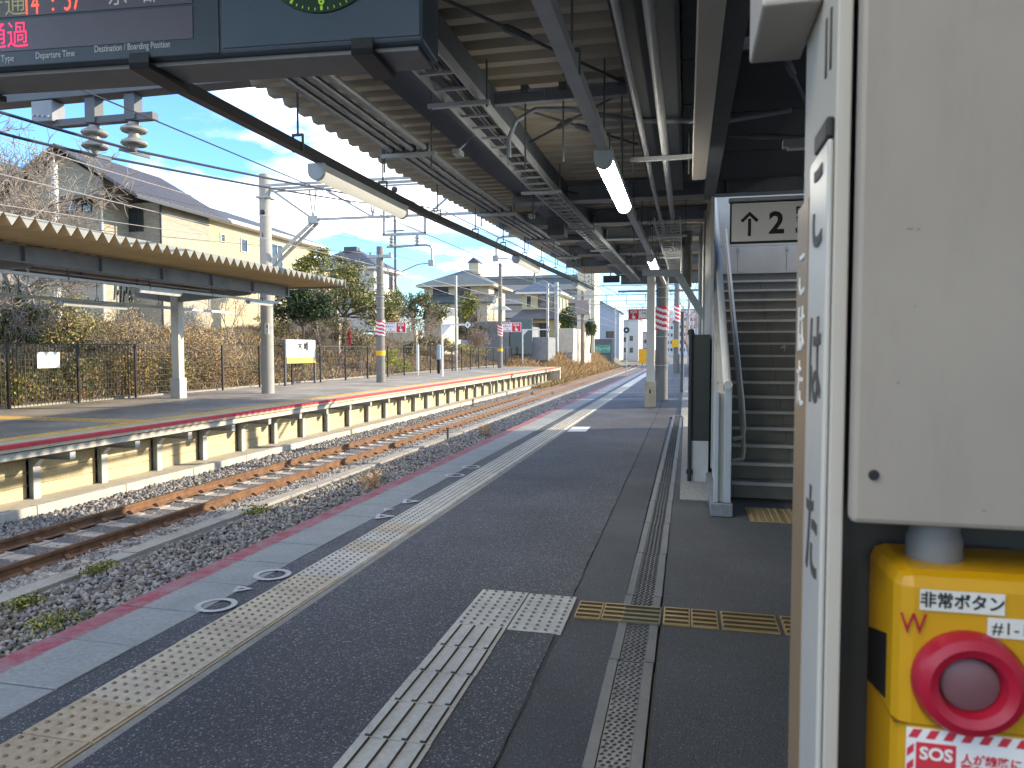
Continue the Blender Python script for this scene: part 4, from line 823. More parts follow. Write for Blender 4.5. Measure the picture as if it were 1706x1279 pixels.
hr = empty('handrail', (.5, 7.6, .4), 'stainless double handrail inside the stair balustrade', 'handrail'); ss = mat('stainless', (.52, .49, .43), .35, .06, 5, metal=.4)
for dz in (0, .22):
    MB().tube([(.46, 7.66, .70+dz-.32), (.555, 7.66, .72+dz-.32), (.57, 7.72, .80+dz-.32), (.57, 8.0, 1.06+dz-.32), (.57, 12.0, 3.44+dz-.32)], .022, 8).build('rail', ss, hr, smooth=True)
for y in (8.4, 9.6, 10.8): MB().bar((.41, y, 1.06+.596*(y-8)-.32), (.5, y, 1.06+.596*(y-8)-.32), .014).build('rail_bracket', ss, hr)
# black screen with pipe
bs = empty('black_screen', (.15, 8.5, 0), 'black screen board on a pale base beside the drain', 'screen'); MB().box(.065, 8.5, .47, .255, 10.6, 1.66).build('board', mat('screen_black', (.022, .026, .024), .4, .15, 3), bs, bevel=.004); MB().box(.07, 8.5, .004, .25, 10.6, .469).build('base', pale_steel, bs, bevel=.006)
MB().tube([(.045, 8.47, .02), (.045, 8.47, 1.72)], .024, 10).build('pipe', black_p, bs); 
for z in (.1, 1.66): MB().lathe((.045, 8.47, z), [(.036, 0), (.036, .05)], 10).build('collar', black_p, bs)
# "platform 2" sign above the stairs
sg = empty('direction_sign', (.9, 9.0, 2.7), 'white direction sign with arrow and number 2 over the stairs', 'sign'); MB().box(.476, 9.0, 2.725, 2.2, 9.1, 3.195).build('frame', ink, sg, bevel=.004)
MB().box(.492, 8.994, 2.742, 2.18, 8.9995, 3.178).build('face', mat('sign_face_grey', (.76, .74, .71), .45, .03, 3), sg)
arr = MB(); ax_, zb = .69, 2.80
arr.prism([(ax_-.017, 8.989, zb), (ax_+.017, 8.989, zb), (ax_+.017, 8.989, zb+.20), (ax_-.017, 8.989, zb+.20)], (0, .003, 0))
for s in (-1, 1): arr.prism([(ax_, 8.9885, zb+.28), (ax_, 8.9885, zb+.232), (ax_+s*.075, 8.9885, zb+.157), (ax_+s*.1, 8.9885, zb+.182)], (0, .003, 0))
arr.build('arrow', ink, sg)
text('2', .34, (.985, 8.99, 2.93), FY, ink, sg, off=.010); MB().box(1.195, 8.988, 3.035, 1.265, 8.992, 3.115).build('line_badge', ink, sg); text('D', .065, (1.23, 8.986, 3.073), FY, white_s, sg); text('宇治・奈良', .105, (1.19, 8.99, 2.955), FY, ink, sg, ax='LEFT', off=.002); text('for Uji, Nara', .08, (1.19, 8.99, 2.845), FY, ink, sg, ax='LEFT', off=.003)
MB().box(.46, 8.98, 3.2, 2.2, 9.1, 3.24).build('top_rail', pale_steel, sg)
sgn = empty('soffit_lamp', (.95, 6.9, 3.3), 'slim unlit grey lamp under the dark soffit left of the pillar', 'lamp'); MB().box(.80, 6.9, 3.26, 1.9, 7.0, 3.33).build('housing', steel, sgn, bevel=.006); MB().box(.84, 6.905, 3.245, 1.86, 6.995, 3.259).build('diffuser', pale_steel, sgn)
# ================================================================ farther things on the near platform
p = round_pole('utility_pole', -.72, 22.4, 0, 8.2, .19, .15, 'concrete pole with red and white stripes behind the cream column'); stripes('stripe_band', (-.72, 22.4), .20, 2.05, 2.75, p, red_s, white_s)
for z in (1.0, 1.85, 3.0, 3.3): MB().lathe((-.72, 22.4, z), [(.198, 0), (.198, .025)], 16).build('strap', pale_steel, p)
MB().tube([(-.55, 22.25, 0.9), (-.55, 22.25, 3.6)], .02, 6).build('cable_guard', white_p, p); MB().box(-.98, 22.15, .75, -.91, 22.2, 1.45).build('yellow_plate', yellow_s, p); text('注意', .08, (-.945, 22.148, 1.1), FY, ink, p)
q = empty('emergency_sign', (-1.3, 22.3, 2.5), 'red emergency sign with hatched strip on the near platform', 'sign'); sos_plate(-1.70, -.93, 22.2, 2.52, .32, q, -1); MB().bar((-1.0, 22.3, 2.7), (-.7, 22.3, 2.7), .03).build('arm', steel, q)
p = round_pole('utility_pole', -.62, 47.5, 0, 9.0, .2, .15, 'dark concrete pole near the far end of the platform'); stripes('stripe_band', (-.62, 47.5), .21, 3.2, 4.2, p, red_s, white_s); MB().box(-.9, 47.2, 1.6, -.5, 47.3, 2.1).build('yellow_plate', yellow_s, p)
q = empty('emergency_sign', (-1.5, 47.4, 4), 'farther pink-red emergency sign toward the platform end', 'sign'); sos_plate(-1.9, -.75, 47.3, 3.6, .5, q, -1)
tag(MB().tube([(-.147, 26.6, 0), (-.147, 26.6, 2.75)], .06, 10).tube([(-.147, 26.6, 2.75), (-.147, 26.6, 2.8)], .075, 10).build('slim_post', dsteel), 'slim dark post by the right edge of the platform', 'post')
# right boundary fence of the near platform
rf = empty('boundary_fence', (.25, 17, 0), 'dark picket fence bounding the right side of the platform', 'fence'); fp0 = MB().box(-.03, -.03, 0, .03, .03, 1.5).build('post', dsteel, rf, local=True); pk0 = MB()
for k in range(14): pk0.box(-.008, .14*k, .1, .008, .14*k+.016, 1.45)
pk0.box(-.012, 0, 1.4, .012, 2, 1.43).box(-.012, 0, .15, .012, 2, .18); pk_ = pk0.build('picket_panel', dsteel, rf, local=True)
for i in range(24):
    y = 17.5+2*i
    if i == 0: fp0.location = Vector((.28, y, 0))-wpos(rf); pk_.location = fp0.location.copy()
    else: inst(fp0, 'post', (.28, y, 0), rf); inst(pk_, 'picket_panel', (.28, y, 0), rf)
# yellow box by the track end, signal, small far signs
yb = empty('yellow_buffer_sign', (-3.45, 60, -1.3), 'bright yellow board standing beside the far platform edge', 'sign'); MB().box(-3.75, 60, .35, -3.1, 60.05, 1.5).build('board', mat('bright_yellow', (.85, .40, .01), .4, .05), yb); MB().box(-3.5, 60.05, -1.3, -3.4, 60.12, .5).build('post', steel, yb)

bw = empty('shading_wall', (4, 20, 0), 'unseen panel wall added right of the platform, gapped to shape shade and sun streaks', 'wall')  # hidden by the stairs; added so its gaps streak the sunlight
for a, c in ((21.3, 24.3), (25.3, 28.2), (28.9, 33.5), (34.0, 44), (44.6, 58), (58.7, 76)):
    MB().box(4.0, a, -.2, 4.12, c, 2.72).build('wall_panel', ew2, bw); MB().box(3.96, a, 2.72, 4.16, c, 2.8).build('coping', conc, bw)
# ================================================================ overhead line gear
def insul(parent, x, y, z, n=2, r=.12, h=.13):
    pr = [(.02, 0)]
    for k in range(n): b_ = -h*k; pr += [(r*.42, b_-.005), (r*.45, b_-.03), (r*.62, b_-.045), (r*.95, b_-.075), (r, b_-.1), (r*.9, b_-.115), (r*.5, b_-.105), (r*.42, b_-.12)]
    pr += [(.02, -h*n-.03)]
    return MB().lathe((x, y, z), pr, 20).build('insulator', porc, parent, smooth=True)
# near gantry, its beam crossing above the tracks behind the departure board
ng = empty('near_gantry', (-12.2, 7.6, 0), 'grey steel gantry beam crossing the tracks behind the departure board', 'gantry')
MB().box(-16, 7.5, 4.50, -3.5, 7.72, 4.9).build('beam', dsteel, ng, bevel=.008)
MB().tube([(-15.9, 7.6, 0), (-15.9, 7.6, 6)], .17, 12).build('mast', conc_pole, ng)
MB().box(-7.75, 7.5, 4.24, -7.45, 7.7, 4.49).build('bolted_plate', beam_m, ng, bevel=.01)
for k in range(4): MB().lathe((-7.7+.07*k, 7.49, 4.32-.01*k), [(.014, 0), (.014, .015)], 8, (0, -1, 0)).build('bolt', steel, ng)
for x in (-6.95, -6.4): MB().box(x-.07, 7.54, 4.2, x+.07, 7.68, 4.499).build('hanger', dsteel, ng)
MB().box(-7.5, 7.56, 4.19, -6.1, 7.66, 4.27).build('channel', dsteel, ng)
for x in (-6.95, -6.4):
    insul(ng, x, 7.61, 4.18, 2, .15, .155); MB().bar((x-.12, 7.5, 3.85), (x+.1, 7.75, 3.8), .035).build('clamp', steel, ng)
# gantry by the mast
g2_ = empty('track_gantry', (-13.7, 22.35, 0), 'trussed steel gantry with bracing carried by the tall round mast', 'gantry')
Yg = 22.35
def mem(a, c, w=.07, name='member'): MB().bar((a[0], Yg, a[1]), (c[0], Yg, c[1]), w).build(name, steel, g2_)
for dy in (-.25, .25): MB().bar((-13.6, Yg+dy, 6.88), (-2.6, Yg+dy, 6.88), .08).build('top_chord', steel, g2_)
MB().bar((-13.6, Yg-.02, 6.72), (-2.6, Yg-.02, 6.72), .05).build('top_chord', steel, g2_)
mem((-12.0, 5.75), (-3.0, 5.72), .08, 'bottom_chord')
mem((-13.6, 6.85), (-12.0, 5.76), .07, 'brace'); mem((-13.65, 4.35), (-11.95, 5.72), .09, 'knee_brace'); MB().bar((-13.65, Yg+.2, 4.2), (-11.95, Yg+.2, 5.66), .09).build('knee_brace', steel, g2_)
mem((-11.8, 6.85), (-9.9, 5.75), .06, 'brace'); mem((-6.6, 6.85), (-8.0, 5.75), .06, 'brace')
for x in (-12.0, -9.9, -6.2): mem((x-.12, 6.7), (x, 5.76), .04, 'strut'); mem((x+.12, 6.7), (x+.02, 5.76), .04, 'strut')
MB().box(-12.15, Yg-.1, 5.62, -11.8, Yg+.12, 5.86).build('gusset', steel, g2_)
MB().box(-13.95, Yg-.24, 6.5, -13.5, Yg+.26, 6.56).build('clamp_band', steel, g2_)
# hanging U frame with insulators and the bent steady arm
uf = empty('registration_arm', (-8.5, 22.35, 5), 'hanging U frame with two insulators and a bent steady arm over the track', 'arm')
for a, c in (((-9.45, 5.9), (-9.45, 5.14)), ((-8.06, 5.9), (-8.06, 5.14)), ((-9.5, 5.14), (-8.02, 5.14))): MB().bar((a[0], Yg-.12, a[1]), (c[0], Yg-.12, c[1]), .075).build('frame', steel, uf)
for x in (-9.2, -8.33): insul(uf, x, Yg-.12, 5.1, 3, .07, .1)
MB().tube([(-9.35, Yg-.12, 4.76), (-8.05, Yg-.12, 4.78), (-7.9, Yg-.12, 4.74), (-7.84, Yg-.12, 4.62), (-7.84, Yg-.12, 4.2)], .035, 8).build('pipe_arm', steel, uf, smooth=True)
MB().box(-7.95, Yg-.2, 4.12, -7.78, Yg-.04, 4.3).build('hinge', steel, uf); MB().tube([(-7.9, Yg-.12, 4.2), (-8.3, Yg-.12, 4.18), (-8.85, Yg-.12, 3.97)], .02, 6).build('steady_arm', steel, uf)
uf2 = empty('registration_arm', (-5.6, 22.35, 5), 'second bent steady arm hanging left of the canopy edge', 'arm')
MB().tube([(-4.5, Yg-.12, 4.95), (-5.55, Yg-.12, 4.95), (-5.7, Yg-.12, 4.9), (-5.75, Yg-.12, 4.75), (-5.75, Yg-.12, 4.3)], .035, 8).build('pipe_arm', steel, uf2, smooth=True); MB().box(-5.85, Yg-.2, 4.2, -5.68, Yg-.04, 4.38).build('hinge', steel, uf2); MB().tube([(-5.7, Yg-.12, 4.3), (-5.2, Yg-.12, 4.25), (-4.9, Yg-.12, 4.05)], .02, 6).build('steady_arm', steel, uf2)
for x in (-5.3, -4.6): insul(uf2, x, Yg-.12, 5.3, 3, .07, .1)
MB().bar((-5.6, Yg-.12, 5.35), (-4.3, Yg-.12, 5.35), .07).build('frame', steel, uf2); MB().bar((-5.55, Yg-.12, 5.35), (-5.55, Yg-.12, 5.75), .06).build('frame', steel, uf2)
# wires
def wire(label, pts, r=.009, sag=0., m_=wire_m):
    out = []
    for a, c in zip(pts[:-1], pts[1:]):
        a, c = Vector(a), Vector(c)
        for k in range(8): t_ = k/8; p_ = a.lerp(c, t_); p_.z -= sag*4*t_*(1-t_); out.append(p_)
    out.append(Vector(pts[-1])); tag(MB().tube(out, r, 5).build('overhead_wire', m_), label, 'wire')
wire('contact wire above the track hidden behind the near platform edge', [(-5.25, -2, 3.74), (-5.2, 22.3, 3.9), (-5.0, 60, 4.0), (-4.6, 140, 4.2)], .008)
wire('messenger wire above the near contact wire', [(-5.25, -2, 4.3), (-5.2, 22.3, 4.75), (-5.0, 60, 4.8), (-4.6, 140, 5.0)], .007, .25)
wire('contact wire over the rusty track', [(-8.75, 2, 3.72), (-8.85, 22.3, 3.95), (-8.5, 60, 4.0), (-8.2, 140, 4.2)], .008, 0, wire_l)
wire('messenger wire over the rusty track', [(-8.75, 2, 4.4), (-8.75, 22.3, 4.75), (-8.4, 60, 4.8), (-8.0, 140, 5.0)], .008, .3, wire_l)
wire('thick feeder cable clamped under the left hanging insulator', [(-7.4, 4.2, 3.9), (-6.95, 7.62, 3.83), (-8.4, 22.4, 5.95), (-7.2, 60, 6.6), (-6.6, 140, 7)], .018, .08)
wire('thick feeder cable clamped under the right hanging insulator', [(-7.2, 3.6, 4.0), (-6.4, 7.62, 3.85), (-7.6, 22.4, 5.9), (-6.5, 60, 6.6), (-6.2, 140, 7)], .018, .05)
wire('thin wire sloping down toward the mast gantry', [(-16, 8, 4.7), (-13.8, 30.8, 5.75), (-14.5, 56, 7.6), (-12.5, 92, 8.4)], .008, .2, wire_l)
wire('second thin line strung between the concrete poles', [(-16, 8, 4.2), (-13.0, 30.8, 5.74), (-14.1, 56, 7.3), (-12.2, 92, 8.2)], .008, .2, wire_m)
wire('upper power line far left above the houses', [(-30, 5, 9.6), (-20, 60, 9.4), (-16, 110, 9.8)], .01, .6, wire_m)
wire('long low guy wire crossing in front of the hip roofed house', [(-13.35, 30.9, 5.2), (-19.5, 72, 6.4)], .012, .4, wire_l)
for x, y, z0, z1, lb in ((-5.25, 12.85, 3.84, 4.42, 'dropper with round clamp on the near messenger wire'), (-8.8, 14.2, 3.87, 4.4, 'dropper with dark clamp over the rusty track')):
    t = empty('wire_dropper', (x, y, z0), lb, 'dropper'); MB().tube([(x, y, z0), (x+.01, y, (z0+z1)/2), (x, y, z1)], .005, 5).build('link', wire_m, t); MB().lathe((x, y-.03, z1), [(.02, 0), (.06, .015), (.06, .035), (.02, .05)], 10, (0, 1, 0)).build('clamp', wire_m, t); MB().lathe((x, y, z0), [(.012, 0), (.02, .05), (.012, .12)], 8).build('weight', wire_m, t)
# far gantries: portal frames down the line
def portal(y, x0, x1, h, label, r=.13):
    t = empty('far_gantry', (x0, y, 0), label, 'gantry')
    for x in (x0, x1): MB().tube([(x, y, -1.3), (x, y, h+.3)], r, 8).build('mast', steel, t)
    MB().bar((x0, y, h), (x1, y, h), .09).build('top_chord', steel, t); MB().bar((x0, y, h-.9), (x1, y, h-.9), .09).build('bottom_chord', steel, t); n = 7; w = (x1-x0)/n; q = MB()
    for k in range(n): q.bar((x0+w*k, y, h if k % 2 else h-.9), (x0+w*(k+1), y, h-.9 if k % 2 else h), .05)
    q.build('lattice', steel, t)
    for xx in (-8.5, -4.8):
        u_ = MB(); 
        for a, c in (((xx-.9, h-.9), (xx-.9, h-1.8)), ((xx+.9, h-.9), (xx+.9, h-1.8)), ((xx-.9, h-1.8), (xx+.9, h-1.8))): u_.bar((a[0], y, a[1]), (c[0], y, c[1]), .07)
        u_.build('hanging_frame', steel, t)
portal(72, -13.4, -1.0, 7.6, 'nearest of the far lattice gantries spanning the tracks'); portal(98, -12.6, .2, 7.8, 'middle far lattice gantry spanning the tracks'); portal(128, -12, 1.5, 8, 'farthest lattice gantry seen down the line')
# more poles near the platform end
p = round_pole('utility_pole', -13.2, 76, 0, 8.4, .24, .2, 'grey steel pole at the end of the opposite platform', steel); MB().box(-14.6, 75.7, 1.2, -13.7, 75.75, 2.2).build('sign_plate', white_s, p); text('停', .5, (-14.15, 75.69, 1.8), FY, ink, p)
p = round_pole('utility_pole', -11.3, 82, -.5, 8.3, .22, .17, 'brownish concrete pole with a transformer box in front of the yellow house', mat('pole_brown', (.24, .17, .145), .8, .15)); MB().box(-12.1, 81.6, 5.3, -10.5, 82.2, 6.9).build('transformer', mat('transformer_grey', (.28, .24, .23), .6, .12), p, bevel=.06)
for z in (4.6, 7.2): MB().box(-12.6, 81.9, z, -10.0, 82.1, z+.12).build('cross_arm', steel, p)
p = round_pole('utility_pole', -21.5, 105, 1, 13.5, .2, .15, 'thin dark pole standing before the grey apartment block')
for z in (10.5, 11.8): MB().box(-22.6, 104.9, z, -20.4, 105.1, z+.12).build('cross_arm', steel, p)
p = round_pole('utility_pole', -24.5, 60, 2, 12.6, .13, .1, 'slim dark pole behind the white house with antenna arms', dsteel)
for z in (10.2, 11.6): MB().box(-25.3, 59.95, z, -23.7, 60.05, z+.08).build('cross_arm', dsteel, p)
tag(MB().tube([(-25.1, 25.3, 1.8), (-25.1, 25.3, 9.0)], .13, 10).tube([(-25.1, 25.3, 9.0), (-25.1, 25.3, 9.35)], .03, 6).build('white_pole', mat('white_pole', (.62, .62, .60), .6, .2, 3, grime=.5)), 'white painted pole rising among the bare branches at left', 'pole')
tag(MB().tube([(-15.4, 48.5, 0), (-15.4, 48.5, 6.5)], .09, 8).build('slim_pole', steel), 'slim grey lamp pole right of the striped pole', 'pole')
eqb = empty('equipment_cabinet', (-12.2, 77, -.4), 'grey metal equipment cabinet in the dry grass past the platform end', 'cabinet'); MB().box(-12.7, 76.7, -.5, -11.6, 77.3, 1.1).build('case', steel, eqb, bevel=.03); MB().box(-12.8, 76.6, 1.1, -11.5, 77.4, 1.2).build('lid', pale_steel, eqb)
sgl = empty('railway_signal', (-6.6, 84, -1), 'small round black signal head on a thin mast down the line', 'signal'); MB().tube([(-6.6, 84, -1.3), (-6.6, 84, 3.2)], .07, 8).build('mast', steel, sgl); MB().lathe((-6.6, 83.9, 3.6), [(.34, 0), (.34, .08)], 20, (0, -1, 0)).build('head', black_p, sgl); MB().lathe((-6.6, 83.8, 3.6), [(.12, 0), (.12, .03)], 12, (0, -1, 0)).build('lamp', mat('signal_green', (.1, .5, .3), .3, emit=(.1, 1, .5), es=.08), sgl)
# ================================================================ houses
def window(parent, c, w, h, axis, fm, depth=.06, bars=1):
    """window centred at c on a wall facing -Y ('y') or +X ('x')"""
    x, y, z = c; q = MB(); g = MB()
    if axis == 'y':
        g.box(x-w/2, y-.02, z-h/2, x+w/2, y-.005, z+h/2); f_ = lambda a, b, c_, d: q.box(x+a, y-depth, z+b, x+c_, y-.021 if False else y-.001, z+d)
    else:
        g.box(x+.005, y-w/2, z-h/2, x+.02, y+w/2, z+h/2); f_ = lambda a, b, c_, d: q.box(x+.001, y+a, z+b, x+depth, y+c_, z+d)
    t = .06; f_(-w/2-t, -h/2-t, -w/2, h/2+t); f_(w/2, -h/2-t, w/2+t, h/2+t); f_(-w/2, h/2, w/2, h/2+t); f_(-w/2, -h/2-t, w/2, -h/2)
    for k in range(1, bars+1): a = -w/2+w*k/(bars+1); f_(a-.025, -h/2, a+.025, h/2)
    o = q.build('window', fm, parent); g.build('pane', glass_d, o); return o
def gable(parent, x0, x1, y0, y1, ze, zr_, ov, m_, th=.16, name='roof'):
    xm = (x0+x1)/2; a, b, c, d = x0-ov, x1+ov, y0-ov, y1+ov; s = (zr_-ze)/((x1-x0)/2); zl = ze-s*ov
    return MB().prism([(a, c, zl), (xm, c, zr_), (b, c, zl), (b, c, zl+th), (xm, c, zr_+th), (a, c, zl+th)], (0, d-c, 0)).build(name, m_, parent)
def hip(parent, x0, x1, y0, y1, ze, zr_, ov, m_, fascia=None, name='roof', ridge_axis='x'):
    a, b, c, d = x0-ov, x1+ov, y0-ov, y1+ov
    if ridge_axis == 'x': k = min((d-c)/2, (b-a)/2*.95); r1_, r2_ = (a+k, (c+d)/2, zr_), (b-k, (c+d)/2, zr_); fs = [(0, 1, 5, 4), (1, 2, 5), (2, 3, 4, 5), (3, 0, 4)]
    else: k = min((b-a)/2, (d-c)/2*.95); r1_, r2_ = ((a+b)/2, c+k, zr_), ((a+b)/2, d-k, zr_); fs = [(0, 1, 4), (1, 2, 5, 4), (2, 3, 5), (3, 0, 4, 5)]
    o = MB().add([(a, c, ze), (b, c, ze), (b, d, ze), (a, d, ze), r1_, r2_], fs+[(3, 2, 1, 0)]).build(name, m_, parent)
    if fascia: MB().box(a+.02, c+.02, ze-.2, b-.02, d-.02, ze-.003).build('fascia', fascia, parent)
    return o
def tile_mat(name, col, scale=9., axis='X'):
    m = mat(name, col, .45, .18, 1.5, grime=.2); t, b, L = nodes_of(m); g = t.nodes.new('ShaderNodeNewGeometry'); w = t.nodes.new('ShaderNodeTexWave'); w.bands_direction = axis; w.inputs['Scale'].default_value = scale/6.28; w.inputs['Distortion'].default_value = .3; L(g.outputs['Position'], w.inputs['Vector'])
    bp = t.nodes.new('ShaderNodeBump'); bp.inputs['Strength'].default_value = .9; bp.inputs['Distance'].default_value = .08; L(w.outputs['Fac'], bp.inputs['Height']); L(bp.outputs[0], b.inputs['Normal']); return m
def brick_mat(name, col):
    m = mat(name, col, .8, .08, 1.5, grime=.12); t, b, L = nodes_of(m); g = t.nodes.new('ShaderNodeNewGeometry'); mp = t.nodes.new('ShaderNodeMapping'); mp.inputs['Rotation'].default_value = (math.pi/2, 0, 0)
    cb = t.nodes.new('ShaderNodeSeparateXYZ'); L(g.outputs['Position'], cb.inputs[0]); ad = t.nodes.new('ShaderNodeMath'); L(cb.outputs[0], ad.inputs[0]); L(cb.outputs[1], ad.inputs[1]); c2 = t.nodes.new('ShaderNodeCombineXYZ'); L(ad.outputs[0], c2.inputs[0]); L(cb.outputs[2], c2.inputs[1])
    w = t.nodes.new('ShaderNodeTexBrick'); w.inputs['Scale'].default_value = 1; w.inputs['Brick Width'].default_value = .26; w.inputs['Row Height'].default_value = .085; w.inputs['Mortar Size'].default_value = .008; w.inputs['Color1'].default_value = (*[c*1.1 for c in col], 1); w.inputs['Color2'].default_value = (*[c*.86 for c in col], 1); w.inputs['Mortar'].default_value = (*[c*.62 for c in col], 1)
    L(c2.outputs[0], w.inputs['Vector']); L(w.outputs['Color'], b.inputs['Base Color']); return m
roof_b = tile_mat('brown_slate_roof', (.07, .062, .057), 5, 'Y'); roof_g = tile_mat('dark_grey_slate_roof', (.075, .08, .09), 5, 'Y'); roof_d = tile_mat('blue_green_tile_roof', (.11, .14, .145), 24, 'X'); roof_e = tile_mat('blue_slate_roof', (.10, .125, .155), 5, 'Y')
wa = brick_mat('cream_brick_tile', (.37, .335, .265)); wb = mat('yellow_stucco', (.44, .37, .235), .85, .05, 1, .15, 30, grime=.08); wc = mat('white_siding', (.60, .59, .56), .7, .05, 1, grime=.1); wd = mat('beige_stucco', (.52, .45, .33), .85, .06, 1, grime=.12); we = mat('yellow_house_wall', (.55, .47, .26), .85, .06, 1, grime=.12)
frm = mat('window_frame_dark', (.04, .042, .048), .4, .1); frw = mat('window_frame_white', (.62, .62, .60), .4, .05)
# A: large cream brick house, stepped in plan
ha = empty('brick_house', (-30, 36, 2.4), 'large cream brick house with stepped walls and brown gable roof', 'house')
MB().box(-34.5, 31.4, 1.5, -28.32, 39.5, 9.25).build('wall', wa, ha); MB().box(-28.318, 33.21, 1.5, -26.42, 37.15, 9.05).build('wall', wa, ha)
MB().prism([(-34.5, 31.41, 9.25), (-28.32, 31.41, 9.25), (-28.32, 31.41, 9.9), (-30.4, 31.41, 11.1), (-34.5, 31.41, 9.3)], (0, 8, 0)).build('gable_wall', wa, ha)
rf_ = gable(ha, -34.4, -26.4, 31.3, 37.6, 9.15, 11.45, .65, roof_b)
MB().box(-35.1, 30.6, 8.62, -35.0, 38.3, 8.78).build('gutter', frm, rf_); MB().box(-25.78, 30.65, 8.72, -25.66, 38.2, 8.86).build('gutter', frm, rf_)
MB().box(-30.1, 30.55, 8.85, -27.6, 31.39, 9.0).build('porch_roof', roof_b, ha)
for x in (-30.15, -29.25): window(ha, (x, 31.4, 8.62), .5, .5, 'y', frm, bars=0)
window(ha, (-27.9, 33.2, 8.2), .75, 1.1, 'y', frm); window(ha, (-27.8, 33.2, 5.4), .95, 1.1, 'y', frm, bars=5)
MB().tube([(-26.36, 33.1, 9), (-26.36, 33.1, 2)], .05, 6).build('downpipe', frm, ha); MB().tube([(-28.28, 31.3, 9), (-28.28, 31.3, 2)], .05, 6).build('downpipe', white_p, ha)
q = MB()
for k in range(7): q.bar((-28.30, 32.0+.2*k, 4.0+.25*math.sin(k*2)), (-28.30, 32.1+.2*k, 4.7+.2*math.cos(k*3)), .06)
q.build('wall_ornament', black_p, ha)
h0 = empty('gabled_house', (-40, 38, 2.5), 'grey gabled house behind the bare tree at far left', 'house'); MB().box(-44, 36, 1.5, -36.5, 44, 10.2).build('wall', wd, h0); MB().prism([(-44, 36, 10.2), (-36.5, 36, 10.2), (-40.25, 36, 12.4)], (0, 8, 0)).build('gable_wall', wd, h0); gable(h0, -44, -36.5, 36, 44, 10.2, 12.6, .6, roof_b); window(h0, (-40, 36, 9), 1.4, 1.1, 'y', frm)
h0 = empty('gabled_house', (-37, 34, 2.5), 'tan gable front partly hidden by branches beside the brick house', 'house'); MB().box(-38.5, 33.6, 1.5, -35.2, 40, 9.6).build('wall', wd, h0); MB().prism([(-38.5, 33.6, 9.6), (-35.2, 33.6, 9.6), (-36.85, 33.6, 10.9)], (0, 6, 0)).build('gable_wall', wd, h0); gable(h0, -38.5, -35.2, 33.6, 40, 9.6, 11.0, .45, roof_b)
# B: yellow house with white eaves
hb = empty('yellow_house', (-30, 44, 2.5), 'yellow stucco house with white eaves right of the brick house', 'house'); MB().box(-34, 37.9, 1.5, -27, 50.2, 8.98).build('wall', wb, hb)
hip(hb, -34, -27, 37.9, 50.2, 9.18, 10.75, .7, roof_g, white_p, ridge_axis='y')
for y, w, h, z in ((39.2, .35, .4, 8.1), (41.4, .6, .75, 7.95), (45.2, 1.3, 1.8, 7.6)): window(hb, (-27, y, z), w, h, 'x', frw, bars=0 if w < 1 else 1)
MB().box(-27.9, 50.2, 1.5, -27.0, 53, 7.4).build('side_wing', wb, hb); window(hb, (-27, 43.8, 4.4), 1.6, 2.0, 'x', frw)
MB().box(-26.99, 44.4, 5.6, -25.6, 47.2, 5.75).build('balcony_slab', frw, hb)
for y in (44.45, 45.8, 47.15): MB().box(-25.7, y-.04, 2.0, -25.6, y+.04, 6.7).build('balcony_post', frw, hb)
for z in (6.0, 6.3, 6.65): MB().box(-25.68, 44.4, z, -25.62, 47.2, z+.05).build('balcony_rail', frw, hb)
# C: white house
hc = empty('white_house', (-28, 61, 4), 'white sided house with dark hip roof behind the striped pole', 'house'); MB().box(-32, 58.1, 3, -25.65, 63.2, 8.35).build('wall', wc, hc); hip(hc, -32, -25.65, 58.1, 63.2, 8.4, 10.2, .55, roof_g, frw); MB().box(-29.4, 60.2, 10.0, -28.2, 61.0, 10.45).build('ridge_cap', roof_g, hc)
window(hc, (-27.4, 58.1, 7.3), .9, 1.2, 'y', frw); window(hc, (-25.65, 59.6, 7.4), .5, 1.1, 'x', frm, bars=0); window(hc, (-25.65, 61.7, 7.4), .6, 1.2, 'x', frm, bars=0); window(hc, (-29.3, 58.1, 7.3), 1.0, 1.3, 'y', frw)
# stair-like white gables beyond
for i, (x, y, z) in enumerate(((-27.5, 82, 7.2), (-25.2, 84, 6.9))):
    h0 = empty('far_house', (x, y, 4), ('small far white gable between the trees, left one', 'small far white gable between the trees, right one')[i], 'house'); MB().box(x-1.8, y, 3, x+1.8, y+5, z-.6).build('wall', wc, h0); MB().prism([(x-1.8, y, z-.6), (x+1.8, y, z-.6), (x, y, z+.6)], (0, 5, 0)).build('gable_wall', wc, h0); gable(h0, x-1.8, x+1.8, y, y+5, z-.6, z+.65, .3, roof_g)
# D: traditional house with tile roofs
hd = empty('tiled_house', (-23, 75, 3.5), 'two tiered Japanese house with blue-green tile roofs and a small roof tower', 'house')
MB().box(-25.9, 71.2, 2.5, -19.2, 78, 7.85).build('wall', wd, hd); hip(hd, -25.9, -19.2, 71.2, 78, 7.9, 9.75, .75, roof_d, wd)
MB().add([(-26.6, 69.6, 6.1), (-18.4, 69.6, 6.1), (-18.4, 71.19, 6.95), (-26.6, 71.19, 6.95), (-26.6, 69.6, 6.0), (-18.4, 69.6, 6.0), (-18.4, 71.19, 6.0), (-26.6, 71.19, 6.0)], [(0, 1, 2, 3), (0, 4, 5, 1), (1, 5, 6, 2), (3, 7, 4, 0), (4, 7, 6, 5)]).build('lower_roof', roof_d, hd)
MB().box(-25.5, 69.9, 2.5, -19.0, 71.18, 5.98).build('porch_wall', wd, hd)
for x in (-24.2, -21.9): window(hd, (x, 71.2, 7.3), 1.5, .85, 'y', frm)
for x in (-23.6, -21.0): window(hd, (x, 69.9, 4.9), 1.8, 1.4, 'y', frm, bars=3)
window(hd, (-19.2, 74, 7.3), 1.2, .9, 'x', frm)
